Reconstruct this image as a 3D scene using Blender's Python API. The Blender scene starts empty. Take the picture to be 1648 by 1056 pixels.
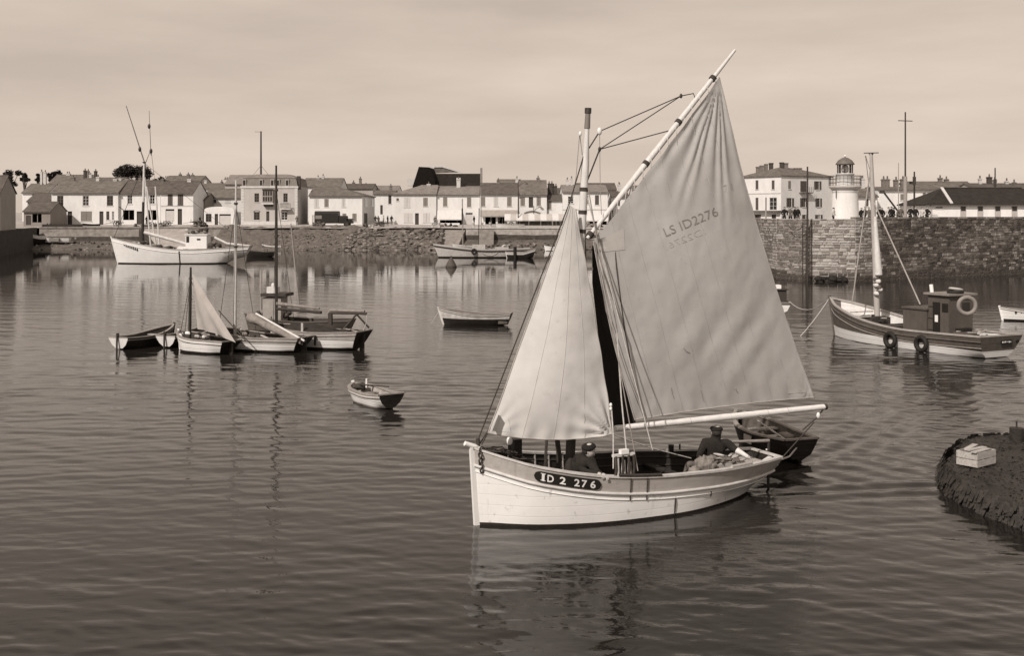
import bpy, bmesh, math, random
import numpy as np
from mathutils import Vector, Matrix, noise as mnoise
from mathutils.bvhtree import BVHTree
random.seed(7); rng = np.random.RandomState(5)
R = math.radians
scn = bpy.context.scene
COL = scn.collection

# ------------------------------------------------------------------ camera
F, CX, HY, H = 1800.0, 824.0, 345.0, 5.67       # focal length and horizon in photo pixels, eye height in metres
cam_d = bpy.data.cameras.new('camera'); cam = bpy.data.objects.new('camera', cam_d); COL.objects.link(cam)
cam.location = (0, 0, H); cam.rotation_euler = (R(90), 0, 0)
cam_d.sensor_width = 36; cam_d.lens = 36*F/1648; cam_d.shift_y = -(528-HY)/1648; cam_d.clip_end = 6000; cam_d.clip_start = .2
scn.camera = cam

# ------------------------------------------------------------------ light
SUN_AZ, SUN_EL = R(33), R(40)                   # sun behind the camera, to the left
sd = Vector((-math.sin(SUN_AZ)*math.cos(SUN_EL), -math.cos(SUN_AZ)*math.cos(SUN_EL), math.sin(SUN_EL)))
sun_d = bpy.data.lights.new('sun', 'SUN'); sun = bpy.data.objects.new('sun', sun_d); COL.objects.link(sun)
sun_d.energy = 3.8; sun_d.angle = R(.6); sun_d.color = (1, .90, .81)
sun.rotation_euler = sd.to_track_quat('Z', 'Y').to_euler(); sun.location = (-40, -60, 60)
world = bpy.data.worlds.new('World'); scn.world = world; world.use_nodes = True
nt = world.node_tree; nt.nodes.clear(); N = nt.nodes.new; Lk = nt.links.new
out = N('ShaderNodeOutputWorld'); bg = N('ShaderNodeBackground'); bg.inputs['Strength'].default_value = .125
sky = N('ShaderNodeTexSky'); sky.sky_type = 'NISHITA'; sky.sun_disc = False
sky.sun_elevation = SUN_EL; sky.sun_rotation = math.atan2(sd.x, sd.y); sky.air_density = 1.0; sky.dust_density = .6; sky.ozone_density = 1
bwr = N('ShaderNodeRGBToBW'); Lk(sky.outputs[0], bwr.inputs[0])           # black and white film, soft veil of haze over the whole sky
pw = N('ShaderNodeMath'); pw.operation = 'POWER'; pw.inputs[1].default_value = .28; Lk(bwr.outputs[0], pw.inputs[0])
bw = N('ShaderNodeMath'); bw.operation = 'MULTIPLY'; bw.inputs[1].default_value = 3.25; Lk(pw.outputs[0], bw.inputs[0])
tc = N('ShaderNodeTexCoord'); mp = N('ShaderNodeMapping'); mp.inputs['Scale'].default_value = (1.6, 1.6, 9); mp.inputs['Rotation'].default_value = (0, R(-9), 0)
Lk(tc.outputs['Generated'], mp.inputs[0])
ns = N('ShaderNodeTexNoise'); ns.inputs['Scale'].default_value = 1.5; ns.inputs['Detail'].default_value = 6; ns.inputs['Roughness'].default_value = .55
Lk(mp.outputs[0], ns.inputs['Vector'])
mr = N('ShaderNodeMapRange'); mr.inputs['From Min'].default_value = .38; mr.inputs['From Max'].default_value = .72
mr.inputs['To Min'].default_value = .89; mr.inputs['To Max'].default_value = 1.14; Lk(ns.outputs[0], mr.inputs['Value'])
mu = N('ShaderNodeMath'); mu.operation = 'MULTIPLY'; Lk(bw.outputs[0], mu.inputs[0]); Lk(mr.outputs[0], mu.inputs[1])
tint = N('ShaderNodeMix'); tint.data_type = 'RGBA'; tint.blend_type = 'MULTIPLY'; tint.inputs['Factor'].default_value = 1
Lk(mu.outputs[0], tint.inputs[6]); tint.inputs[7].default_value = (1, .845, .715, 1)
Lk(tint.outputs[2], bg.inputs[0]); Lk(bg.outputs[0], out.inputs[0])
scn.view_settings.view_transform = 'Standard'; scn.view_settings.look = 'None'
scn.view_settings.gamma = 1; scn.view_settings.use_curve_mapping = False; scn.view_settings.exposure = 0

# ------------------------------------------------------------------ helpers
def P(px, py, D): return Vector(((px-CX)/F*D, D, H-(py-HY)/F*D))
def PZ(px, z, D): return Vector(((px-CX)/F*D, D, z))
def WP(px, py):
    D = H*F/(py-HY); return Vector(((px-CX)/F*D, D, 0))
def sep(g):
    t = min(1, max(0, g/.6)); a = (1, .87+.13*t, .77+.23*t); k = 1/(.3*a[0]+.6*a[1]+.1*a[2])
    return (g*a[0]*k, g*a[1]*k, g*a[2]*k, 1)

MATS = {}
def mat(name, g, rough=.7, var=.18, scale=3.0, bump=0, bscale=12.0, spec=.3, stretch=None, detail=5, streak=0, planks=0, seam=.28, tiles=0, specks=0, metal=0, plankaxis='Z'):
    if name in MATS: return MATS[name]
    m = bpy.data.materials.new(name); MATS[name] = m; m.use_nodes = True
    t = m.node_tree; n = t.nodes; l = t.links.new; b = n['Principled BSDF']
    b.inputs['Roughness'].default_value = rough; b.inputs['Specular IOR Level'].default_value = spec; b.inputs['Metallic'].default_value = metal
    c = n.new('ShaderNodeTexCoord'); mp = n.new('ShaderNodeMapping'); l(c.outputs['Object'], mp.inputs[0])
    if stretch: mp.inputs['Scale'].default_value = stretch
    no = n.new('ShaderNodeTexNoise'); no.inputs['Scale'].default_value = scale; no.inputs['Detail'].default_value = detail; no.inputs['Roughness'].default_value = .62
    l(mp.outputs[0], no.inputs['Vector'])
    r = n.new('ShaderNodeValToRGB'); r.color_ramp.elements[0].position = .3; r.color_ramp.elements[1].position = .7
    r.color_ramp.elements[0].color = sep(g*(1-var)); r.color_ramp.elements[1].color = sep(min(.85, g*(1+var)))
    l(no.outputs[0], r.inputs[0]); last = r.outputs[0]
    def mul(colsock, facsock, dark):
        x = n.new('ShaderNodeMix'); x.data_type = 'RGBA'; l(facsock, x.inputs['Factor']); l(colsock, x.inputs[6]); x.inputs[7].default_value = sep(dark); return x.outputs[2]
    def ramp(sock, a, bb):
        x = n.new('ShaderNodeMapRange'); x.inputs['From Min'].default_value = a; x.inputs['From Max'].default_value = bb; l(sock, x.inputs['Value']); return x.outputs[0]
    if streak:                                   # rust and dirt runs
        m2 = n.new('ShaderNodeMapping'); m2.inputs['Scale'].default_value = (3.2, 3.2, .35); l(c.outputs['Object'], m2.inputs[0])
        s = n.new('ShaderNodeTexNoise'); s.inputs['Scale'].default_value = 2.6; s.inputs['Detail'].default_value = 7; s.inputs['Roughness'].default_value = .7; l(m2.outputs[0], s.inputs['Vector'])
        f = ramp(s.outputs[0], .60, .78); mm = n.new('ShaderNodeMath'); mm.operation = 'MULTIPLY'; mm.inputs[1].default_value = streak; l(f, mm.inputs[0])
        last = mul(last, mm.outputs[0], g*.28)
    if specks:
        s2 = n.new('ShaderNodeTexNoise'); s2.inputs['Scale'].default_value = 7; s2.inputs['Detail'].default_value = 3; l(c.outputs['Object'], s2.inputs['Vector'])
        mm = n.new('ShaderNodeMath'); mm.operation = 'MULTIPLY'; mm.inputs[1].default_value = specks; l(ramp(s2.outputs[0], .64, .72), mm.inputs[0]); last = mul(last, mm.outputs[0], g*.2)
    hs = None
    if planks:                                   # fine seams between painted planks
        sx = n.new('ShaderNodeSeparateXYZ'); l(c.outputs['Object'], sx.inputs[0])
        a = n.new('ShaderNodeMath'); a.operation = 'MULTIPLY'; a.inputs[1].default_value = 1/planks; l(sx.outputs[plankaxis], a.inputs[0])
        w = n.new('ShaderNodeMath'); w.operation = 'FRACT'; l(a.outputs[0], w.inputs[0])
        p = n.new('ShaderNodeMath'); p.operation = 'PINGPONG'; p.inputs[1].default_value = .5; l(w.outputs[0], p.inputs[0])
        hs = ramp(p.outputs[0], 0, .07)
        iv = n.new('ShaderNodeMath'); iv.operation = 'MULTIPLY_ADD'; iv.inputs[1].default_value = -seam; iv.inputs[2].default_value = seam; l(hs, iv.inputs[0]); last = mul(last, iv.outputs[0], g*.35)
    if tiles:
        w = n.new('ShaderNodeTexWave'); w.wave_type = 'BANDS'; w.bands_direction = 'X'; w.inputs['Scale'].default_value = tiles; w.inputs['Distortion'].default_value = 1.2; w.inputs['Detail'].default_value = 2
        l(c.outputs['Object'], w.inputs['Vector']); hs = w.outputs['Fac']
    if bump or hs:
        bp = n.new('ShaderNodeBump'); bp.inputs['Strength'].default_value = bump or .4; bp.inputs['Distance'].default_value = .03
        if hs: l(hs, bp.inputs['Height'])
        else:
            nb = n.new('ShaderNodeTexNoise'); nb.inputs['Scale'].default_value = bscale; nb.inputs['Detail'].default_value = 6; l(mp.outputs[0], nb.inputs['Vector']); l(nb.outputs[0], bp.inputs['Height'])
        l(bp.outputs[0], b.inputs['Normal'])
    l(last, b.inputs['Base Color'])
    return m

class MB:
    def __init__(s): s.v = []; s.f = []; s.m = []; s.sm = []
    def add(s, vs, fs, mi=0, smooth=False):
        o = len(s.v); s.v += [tuple(v) for v in vs]; s.f += [tuple(o+i for i in f) for f in fs]; s.m += [mi]*len(fs); s.sm += [smooth]*len(fs); return s
    def box(s, c, size, mi=0, M=None):
        x, y, z = (q/2 for q in size); c = Vector(c)
        vs = [Vector((a, b, d)) for a in (-x, x) for b in (-y, y) for d in (-z, z)]
        vs = [(M @ v if M else v)+c for v in vs]
        return s.add(vs, [(0,1,3,2),(4,6,7,5),(0,4,5,1),(2,3,7,6),(0,2,6,4),(1,5,7,3)], mi)
    def bar(s, a, b, w, h, mi=0, up=(0,0,1)):
        a = Vector(a); b = Vector(b); d = (b-a).normalized(); u = Vector(up)
        sx = d.cross(u)
        if sx.length < 1e-4: sx = d.cross(Vector((1,0,0)))
        sx.normalize(); u = sx.cross(d); x = sx*w/2; y = u*h/2
        vs = [p+i*x+j*y for p in (a, b) for i, j in ((-1,-1),(1,-1),(1,1),(-1,1))]
        return s.add(vs, [(3,2,1,0),(4,5,6,7),(0,1,5,4),(1,2,6,5),(2,3,7,6),(3,0,4,7)], mi)
    def tube(s, pts, r, n=7, mi=0, smooth=True, caps=True):
        pts = [Vector(p) for p in pts]; k = len(pts); rs = r if isinstance(r, (list, tuple)) else [r]*k
        vs = []; prev = None
        for i, p in enumerate(pts):
            d = (pts[min(k-1, i+1)]-pts[max(0, i-1)])
            if d.length < 1e-9: d = Vector((0,0,1))
            d.normalize()
            if prev is None:
                a = d.cross(Vector((0,0,1)))
                if a.length < .05: a = d.cross(Vector((0,1,0)))
            else: a = prev-d*prev.dot(d)
            a.normalize(); prev = a; b = d.cross(a)
            vs += [p+(a*math.cos(2*math.pi*j/n)+b*math.sin(2*math.pi*j/n))*rs[i] for j in range(n)]
        fs = [(i*n+j, i*n+(j+1) % n, (i+1)*n+(j+1) % n, (i+1)*n+j) for i in range(k-1) for j in range(n)]
        s.add(vs, fs, mi, smooth)
        if caps: s.add(vs[:n], [tuple(range(n-1, -1, -1))], mi); s.add(vs[-n:], [tuple(range(n))], mi)
        return s
    def lathe(s, prof, c=(0,0,0), n=24, mi=0, smooth=True, M=None, mis=None):
        vs = []; c = Vector(c)
        for r, z in prof:
            for j in range(n):
                v = Vector((r*math.cos(2*math.pi*j/n), r*math.sin(2*math.pi*j/n), z)); vs.append((M @ v if M else v)+c)
        for i in range(len(prof)-1):
            o = len(s.v) if i == 0 else o
            if i == 0: s.v += [tuple(v) for v in vs]
            fs = [(o+i*n+j, o+i*n+(j+1) % n, o+(i+1)*n+(j+1) % n, o+(i+1)*n+j) for j in range(n)]
            s.f += fs; s.m += [mis[i] if mis else mi]*n; s.sm += [smooth]*n
        return s
    def grid(s, fn, nu, nv, mi=0, smooth=True, flip=False, mif=None):
        vs = [fn(i/nu, j/nv) for j in range(nv+1) for i in range(nu+1)]; w = nu+1; o = len(s.v)
        s.v += [tuple(v) for v in vs]
        for j in range(nv):
            for i in range(nu):
                f = (o+j*w+i, o+j*w+i+1, o+(j+1)*w+i+1, o+(j+1)*w+i)
                s.f.append(f[::-1] if flip else f); s.m.append(mif(i, j) if mif else mi); s.sm.append(smooth)
        return s
    def torus(s, c, Rr, r, M=None, n=20, k=8, mi=0, mif=None):
        c = Vector(c); vs = []
        for i in range(n):
            a = 2*math.pi*i/n
            for j in range(k):
                b = 2*math.pi*j/k; v = Vector(((Rr+r*math.cos(b))*math.cos(a), r*math.sin(b), (Rr+r*math.cos(b))*math.sin(a))); vs.append((M @ v if M else v)+c)
        o = len(s.v); s.v += [tuple(v) for v in vs]
        for i in range(n):
            for j in range(k):
                s.f.append((o+i*k+j, o+i*k+(j+1) % k, o+((i+1) % n)*k+(j+1) % k, o+((i+1) % n)*k+j)); s.m.append(mif(i) if mif else mi); s.sm.append(True)
        return s
    def ell(s, c, rad, mi=0, n=12, k=8, M=None, nz=0):
        c = Vector(c)
        pr = []
        def fn(u, v):
            a = 2*math.pi*u; b = math.pi*(v-.5); w = Vector((math.cos(b)*math.cos(a)*rad[0], math.cos(b)*math.sin(a)*rad[1], math.sin(b)*rad[2]))
            if nz: w *= 1+nz*mnoise.noise(w*3/max(rad)+c)
            return (M @ w if M else w)+c
        return s.grid(fn, n, k, mi)
    def prism(s, poly, z0, z1, mi=0, mtop=None):
        n = len(poly); vs = [(p[0], p[1], z0) for p in poly]+[(p[0], p[1], z1) for p in poly]
        s.add(vs, [(i, (i+1) % n, n+(i+1) % n, n+i) for i in range(n)], mi)
        s.add(vs[n:], [tuple(range(n))], mi if mtop is None else mtop); return s
    def mesh(s, name, mats, inv=None):
        me = bpy.data.meshes.new(name)
        vs = [tuple(inv @ Vector(v)) for v in s.v] if inv is not None else s.v
        me.from_pydata(vs, [], s.f); me.update()
        for m in (mats if isinstance(mats, (list, tuple)) else [mats]): me.materials.append(m)
        me.polygons.foreach_set('material_index', s.m); me.polygons.foreach_set('use_smooth', s.sm); me.update(); return me
    def build(s, name, mats, parent=None, world=True):
        inv = mw(parent).inverted() if (parent is not None and world) else None
        o = bpy.data.objects.new(name, s.mesh(name, mats, inv)); COL.objects.link(o)
        if parent is not None: o.parent = parent
        return o
def mw(o):
    M = Matrix.LocRotScale(o.location, o.rotation_euler, o.scale)
    return mw(o.parent) @ M if o.parent else M
def tag(o, label, cat, group=None, kind=None):
    o['label'] = label; o['category'] = cat
    if group: o['group'] = group
    if kind: o['kind'] = kind
    return o
def thing(name, label, cat, loc=(0,0,0), rz=0, group=None):
    o = bpy.data.objects.new(name, None); COL.objects.link(o); o.empty_display_size = .3
    o.location = loc; o.rotation_euler = (0, 0, rz); return tag(o, label, cat, group)
def copy_tree(o, parent=None):
    c = o.copy(); COL.objects.link(c)
    if parent is not None: c.parent = parent
    for ch in [q for q in o.children]: copy_tree(ch, c)
    return c
def lerp(a, b, t): return a+(b-a)*t
def smooth(t): t = max(0, min(1, t)); return t*t*(3-2*t)
def sag(a, b, d, n=8):
    a = Vector(a); b = Vector(b); return [a.lerp(b, i/n)-Vector((0,0,d*4*(i/n)*(1-i/n))) for i in range(n+1)]
def text_geo(s, size=1.0, bold=0.0):
    c = bpy.data.curves.new('lettering', 'FONT'); c.body = s; c.size = size; c.offset = bold; c.resolution_u = 3
    o = bpy.data.objects.new('lettering', c); COL.objects.link(o)
    dg = bpy.context.evaluated_depsgraph_get(); me = bpy.data.meshes.new_from_object(o.evaluated_get(dg))
    vs = [Vector(v.co) for v in me.vertices]; fs = [tuple(p.vertices) for p in me.polygons]
    bpy.data.objects.remove(o); bpy.data.curves.remove(c); bpy.data.meshes.remove(me)
    x0 = min(v.x for v in vs); x1 = max(v.x for v in vs)
    return vs, fs, x0, x1

# ------------------------------------------------------------------ materials
white_paint = mat('white_paint', .80, .45, .05, 2, spec=.4)
hull_white = mat('hull_white', .78, .45, .07, 1.2, streak=.5, spec=.35, bump=.12, bscale=3, specks=.35, planks=.19, seam=.10)
hull_clean = mat('hull_clean', .80, .5, .06, 1.5, streak=.2, planks=.2)
hull_grey = mat('hull_grey', .42, .55, .16, 4, streak=.35, planks=.14)
hull_mid = mat('hull_mid', .11, .6, .2, 4, streak=.3, planks=.18)
hull_tan = mat('hull_tan', .33, .6, .2, 3, streak=.3, planks=.15)
hull_dark = mat('hull_dark', .02, .5, .3, 4, planks=.16)
bottom = mat('bottom_paint', .025, .4, .3, 5)
wood = mat('weathered_wood', .28, .75, .3, 4, .3, 30, stretch=(1, 8, 8))
wood_dark = mat('dark_wood', .045, .7, .35, 4, .3, 30, stretch=(1, 8, 8))
spar = mat('spar_wood', .62, .5, .14, 3, stretch=(6, 6, 1))
spar_dark = mat('tarred_spar', .03, .5, .3, 3)
rope_d = mat('tarred_rope', .05, .9, .2, 20)
rope_l = mat('hemp_rope', .45, .9, .2, 20)
rubber = mat('rubber', .02, .7, .2, 10)
iron = mat('iron', .06, .55, .3, 8, metal=.3)
sail_m = mat('sail_cloth', .58, .9, .10, 1.1, specks=.12)
dark_cloth = mat('dark_strip_cloth', .016, .9, .2, 2)
net_m = mat('bundled_canvas', .22, .95, .25, 6, .6, 14)
black_paint = mat('black_paint', .015, .5, .1)
glass = mat('window_glass', .02, .08, .1, spec=.5)
for _m in (sail_m,):
    t = _m.node_tree; b = t.nodes['Principled BSDF']; tr = t.nodes.new('ShaderNodeBsdfTranslucent'); tr.inputs[0].default_value = sep(.55)
    mx = t.nodes.new('ShaderNodeMixShader'); mx.inputs[0].default_value = .28
    o = [q for q in t.nodes if q.type == 'OUTPUT_MATERIAL'][0]
    t.links.new(b.outputs[0], mx.inputs[1]); t.links.new(tr.outputs[0], mx.inputs[2]); t.links.new(mx.outputs[0], o.inputs[0])

# ------------------------------------------------------------------ water
BO = WP(768, 845); BU = Vector((.894, .447, 0)).normalized(); BV = Vector((-BU.y, BU.x, 0))     # main boat: bow on the water, direction bow to stern
def wave_height(X, Y, cell):
    r = np.hypot(X, Y); h = np.zeros_like(X)
    w = np.random.RandomState(11); n = 90
    lam = np.exp(np.where(np.arange(n) < 76, w.uniform(np.log(.19), np.log(.95), n), w.uniform(np.log(.95), np.log(3.2), n))); ang = R(6)+w.normal(0, .30, n)+np.where(w.uniform(0, 1, n) < .15, .7, 0)
    ph = w.uniform(0, 6.283, n); sl = .062*np.sqrt(2/n)*np.where(lam < .95, np.clip((lam/.36)**-.4, .7, 1.25), .55)
    ps = w.uniform(0, 6.28, (4, 3)); patch = np.zeros_like(X)
    for i, (a, b) in enumerate(((.05, .09), (-.08, .05), (.12, .16), (.03, -.19))):
        patch += np.sin(a*X+b*Y+ps[i, 0]+1.5*np.sin(.04*X+ps[i, 1]))
    patch = np.clip(1+.20*patch, .55, 2); patch = np.maximum(patch, 1.0-np.clip((r-17)/6, 0, 1)*.45)
    sm = lambda a, b: (lambda t: t*t*(3-2*t))(np.clip((r-a)/(b-a), 0, 1))
    amp = patch*(1+.25*sm(22, 40))*(1-.35*sm(60, 84))*(1-.70*sm(82, 110))
    dx, dy = X-BO.x, Y-BO.y
    s_ = dx*BU.x+dy*BU.y; c_ = dx*BV.x+dy*BV.y
    lee = np.exp(-((s_-3)/3.3)**2)*np.exp(-((c_+1.6)/1.3)**2); amp = amp*(1-.80*lee)
    for i in range(n):
        k = 6.283/lam[i]; kx, ky = k*np.sin(ang[i]), k*np.cos(ang[i])
        res = np.clip((lam[i]/cell-2.5)/2.5, 0, 1)
        h += res*sl[i]/k*np.sin(kx*X+ky*Y+ph[i])
    h *= amp
    a = s_-6.2                                        # wake
    for sg in (-1, 1):
        arm = np.exp(-((sg*c_-.55-.36*a)/(.5+.16*a.clip(0)))**2)*np.clip(a+.6, 0, 1)*np.exp(-a.clip(0)/13)
        th = np.cos(R(36)); tq = np.sin(R(36))
        h += .024*arm*np.sin(6.283/.62*(th*sg*c_-tq*a*.55+.25*np.sin(a*.5)))
    inw = np.exp(-(c_/(.5+.3*a.clip(0)))**2)*np.clip(a, 0, 1)*np.exp(-a.clip(0)/9)
    h += .015*inw*np.sin(6.283/.8*a+1.2*np.sin(c_*1.3))
    b = s_-.2
    for sg in (-1, 1):
        arm = np.exp(-((sg*c_-1.25-.3*b)/.3)**2)*np.clip(b, 0, 1)*np.exp(-b.clip(0)/4.5)
        h += .016*arm*np.sin(6.283/.75*(sg*c_-.3*b))
    return h
ratio = 1.0032; rr = [9.0]
while rr[-1] < 205: rr.append(rr[-1]*ratio)
rr = np.array([0.5, 4, 7]+rr+[230, 280, 400, 800, 2500])
aa = np.radians(np.concatenate([np.linspace(-120, -34, 20), np.arange(-32, 32.01, .145), np.linspace(34, 120, 20)]))
RR, AA = np.meshgrid(rr, aa, indexing='ij'); X = RR*np.sin(AA); Y = RR*np.cos(AA)
cell = .0030*RR
Z = np.where((RR > 8.5) & (RR < 204) & (np.abs(AA) < R(33)), wave_height(X, Y, cell), 0)
nr, na = RR.shape; me = bpy.data.meshes.new('water')
co = np.stack([X, Y, Z], -1).reshape(-1, 3).astype(np.float32)
ii, jj = np.meshgrid(np.arange(nr-1), np.arange(na-1), indexing='ij'); q = (ii*na+jj).ravel()
fc = np.stack([q, q+na, q+na+1, q+1], -1).astype(np.int32)
me.vertices.add(len(co)); me.vertices.foreach_set('co', co.ravel()); me.loops.add(fc.size); me.loops.foreach_set('vertex_index', fc.ravel()[::1])
me.polygons.add(len(fc)); me.polygons.foreach_set('loop_start', np.arange(0, fc.size, 4, dtype=np.int32)); me.polygons.foreach_set('use_smooth', np.ones(len(fc), bool))
me.update(calc_edges=True); me.flip_normals()
water = bpy.data.objects.new('water', me); COL.objects.link(water); water['kind'] = 'structure'
wm = bpy.data.materials.new('harbour_water'); wm.use_nodes = True; t = wm.node_tree; b = t.nodes['Principled BSDF']
b.inputs['Base Color'].default_value = sep(.016); b.inputs['Roughness'].default_value = .015; b.inputs['IOR'].default_value = 1.333; b.inputs['Specular IOR Level'].default_value = .5
tc = t.nodes.new('ShaderNodeTexCoord'); mp = t.nodes.new('ShaderNodeMapping'); mp.inputs['Scale'].default_value = (.55, 1.5, 1); mp.inputs['Rotation'].default_value = (0, 0, R(7))
t.links.new(tc.outputs['Object'], mp.inputs[0]); n1 = t.nodes.new('ShaderNodeTexNoise'); n1.inputs['Scale'].default_value = 2.9; n1.inputs['Detail'].default_value = 4; n1.inputs['Roughness'].default_value = .6
t.links.new(mp.outputs[0], n1.inputs['Vector'])
pn = t.nodes.new('ShaderNodeTexNoise'); pn.inputs['Scale'].default_value = .035; pn.inputs['Detail'].default_value = 3; t.links.new(tc.outputs['Object'], pn.inputs['Vector'])
pr = t.nodes.new('ShaderNodeMapRange'); pr.inputs['From Min'].default_value = .35; pr.inputs['From Max'].default_value = .65; pr.inputs['To Min'].default_value = .02; pr.inputs['To Max'].default_value = .07; t.links.new(pn.outputs[0], pr.inputs['Value'])
bp = t.nodes.new('ShaderNodeBump'); bp.inputs['Distance'].default_value = .22; t.links.new(n1.outputs[0], bp.inputs['Height'])
sy = t.nodes.new('ShaderNodeSeparateXYZ'); t.links.new(tc.outputs['Object'], sy.inputs[0])       # sheltered, calmer water under the far quay
cm = t.nodes.new('ShaderNodeMapRange'); cm.inputs['From Min'].default_value = 72; cm.inputs['From Max'].default_value = 104; cm.inputs['To Min'].default_value = 1; cm.inputs['To Max'].default_value = .16; t.links.new(sy.outputs['Y'], cm.inputs['Value'])
cq = t.nodes.new('ShaderNodeMath'); cq.operation = 'MULTIPLY'; t.links.new(pr.outputs[0], cq.inputs[0]); t.links.new(cm.outputs[0], cq.inputs[1]); t.links.new(cq.outputs[0], bp.inputs['Strength']); t.links.new(bp.outputs[0], b.inputs['Normal'])
me.materials.append(wm)

# ------------------------------------------------------------------ far shore
ground_m = mat('quay_ground', .36, .9, .2, .5, .3, 4)
mud_m = mat('foreshore_mud', .11, .75, .4, .8, .8, 3)
quay_stone = mat('quay_stone', .23, .85, .3, 1.2, .6, 6)
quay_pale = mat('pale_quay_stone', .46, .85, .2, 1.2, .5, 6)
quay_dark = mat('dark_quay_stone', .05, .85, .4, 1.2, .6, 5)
seabed = MB().add([(-3000, -50, -3), (3000, -50, -3), (3000, 6000, -3), (-3000, 6000, -3)], [(0, 1, 2, 3)]).build('seabed', mud_m); seabed['kind'] = 'structure'
SX = [-330, -120, -96, -86, -78, -70, -62, -54, -50, -46, -42, -38, -34, -30, -26, -22, -18, -14, -10, -6, -2, 4, 10, 18, 26, 34, 42, 60, 120, 330]
q = MB(); n = len(SX)
def g_rows(x):
    e = 3.35+.08*math.sin(x*.3)
    return [(187, e), (192, 3.6), (200, 3.85), (230, 4.1), (300, 5.0), (600, 6.5), (5500, 7.0)]
vs = [(x*(1 if k < 5 else 1+2*(k-4)), y, z) for x in SX for k, (y, z) in enumerate(g_rows(x))]
q.add(vs, [(i*7+k, (i+1)*7+k, (i+1)*7+k+1, i*7+k+1) for i in range(n-1) for k in range(6)], 0, True)
qy = q.build('quay_ground', ground_m); qy['kind'] = 'structure'
def shore_strip(name, xs, prof, m, noise_=.0, nx=60, kind='structure', mound=0):
    b = MB()
    def fn(u, v):
        x = lerp(xs[0], xs[1], u); k = v*(len(prof)-1); i = min(int(k), len(prof)-2); f = k-i
        y = lerp(prof[i][0], prof[i+1][0], f); z = lerp(prof[i][1], prof[i+1][1], f)
        d = noise_*mnoise.noise(Vector((x*.5, y*.5, z*.7)))+noise_*.5*mnoise.noise(Vector((x*1.7, y*1.7, 3)))
        e = 4*v*(1-v)
        z += mound*max(0, mnoise.noise(Vector((x*.16, 5, 0)))+.25+.4*mnoise.noise(Vector((x*.6, y*.4, 1))))*math.exp(-((v-.13)/.13)**2)
        return (x, y+d*1.6*e, z+d*.8*e)
    b.grid(fn, nx, (len(prof)-1)*5, smooth=False)
    o = b.build(name, m); o['kind'] = kind; return o
shore_strip('mud_bank', (-120, -38), [(186.9, 1.25), (184, .75), (180, .2), (176.5, -.7)], mud_m, .45, 160)
shore_strip('mud_bank', (-15, 60), [(186.9, 1.6), (185, 1.0), (181, .3), (177, -.7)], mud_m, .4, 120)
shore_strip('rubble_slope', (-48.5, -12), [(190.5, 3.34), (186, 2.9), (180, .9), (174, -.7)], mat('rubble_earth', .115, .9, .35, 1.2, .8, 5), 1.1, 130, mound=1.1)
def wall_piece(label, x0, x1, y, z0, z1, m, thick=.8, cope=None, batter=.25):
    t = thing('quay_wall', label, 'wall', ((x0+x1)/2, y, z0))
    b = MB(); nx = max(2, int((x1-x0)/1.2))
    b.grid(lambda u, v: (lerp(x0, x1, u), y-batter*(1-v)+.06*mnoise.noise(Vector((u*nx*.7, v*4, x0))), lerp(z0, z1, v)), nx, 6, smooth=False)
    b.add([(x0, y, z1), (x1, y, z1), (x1, y+thick, z1), (x0, y+thick, z1)], [(0, 1, 2, 3)])
    b.build('masonry', m, t)
    w_ = MB(); w_.grid(lambda u, v: (lerp(x0, x1, u), y-batter*(1-v*.45)-.05+.06*mnoise.noise(Vector((u*nx*.7, v*4, x0))), lerp(z0-.3, lerp(z0, z1, .42)+.12*mnoise.noise(Vector((u*nx*.5, 3, x0))), v)), nx, 4, smooth=False); w_.build('lower_band', mat('dark_lower_band', .055, .8, .4, 1.5, .8, 6), t)  # darker band along the lower part of the wall
    c = MB(); xx = x0
    cs = cope or m
    while xx < x1-.2:
        w = min(random.uniform(1.1, 1.8), x1-xx); k = MB(); k.box((xx+w/2, y+.25+random.uniform(-.02, .02), z1+.11), (w-.04, .8, .22)); k.build('coping_stone', cs, t); xx += w
    return t
wall_piece('grey stone quay wall below the row of white houses on the left', -79, -47.5, 187, .9, 3.36, quay_stone)
wall_piece('pale topped quay wall below the café awnings', -7.7, 60, 186.6, 1.5, 3.30, mat('banded_stone', .30, .85, .3, 1.2, .6, 6), cope=quay_pale)
# slipway beside it and steps
sl = thing('slipway', 'pale stone slipway sloping down to the water beside the rubble bank', 'slipway', (-9, 184, 1))
b = MB(); b.add([(-11.9, 188, 3.38), (-7.7, 188, 3.38), (-8.9, 180, .1), (-12.1, 180, .1), (-11.9, 188, -.5), (-7.7, 188, -.5), (-8.9, 180, -.5), (-12.1, 180, -.5)],
    [(0, 3, 2, 1), (0, 4, 7, 3), (1, 2, 6, 5), (2, 3, 7, 6)]); b.build('ramp', quay_stone, sl)
for k in range(9):
    MB().box((-4.2, 186-k*.5, 2.95-k*.32), (2.4, .55, .34)).build('step', quay_stone, sl)
sl2 = thing('slipway', 'earth slipway with its shaded side coloured dark behind the white trawler', 'slipway', (-59, 186, 1))
b = MB(); b.add([(-61.5, 187, 3.3), (-54.5, 187, 3.3), (-50.5, 178, .15), (-56.3, 178, .15), (-61.5, 187, -.5), (-54.5, 187, -.5), (-50.5, 178, -.5), (-56.3, 178, -.5)],
    [(0, 3, 2, 1), (0, 4, 7, 3), (1, 2, 6, 5), (2, 3, 7, 6)]); b.build('ramp', mat('ramp_earth', .33, .9, .2, .8, .5, 5), sl2)
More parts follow.
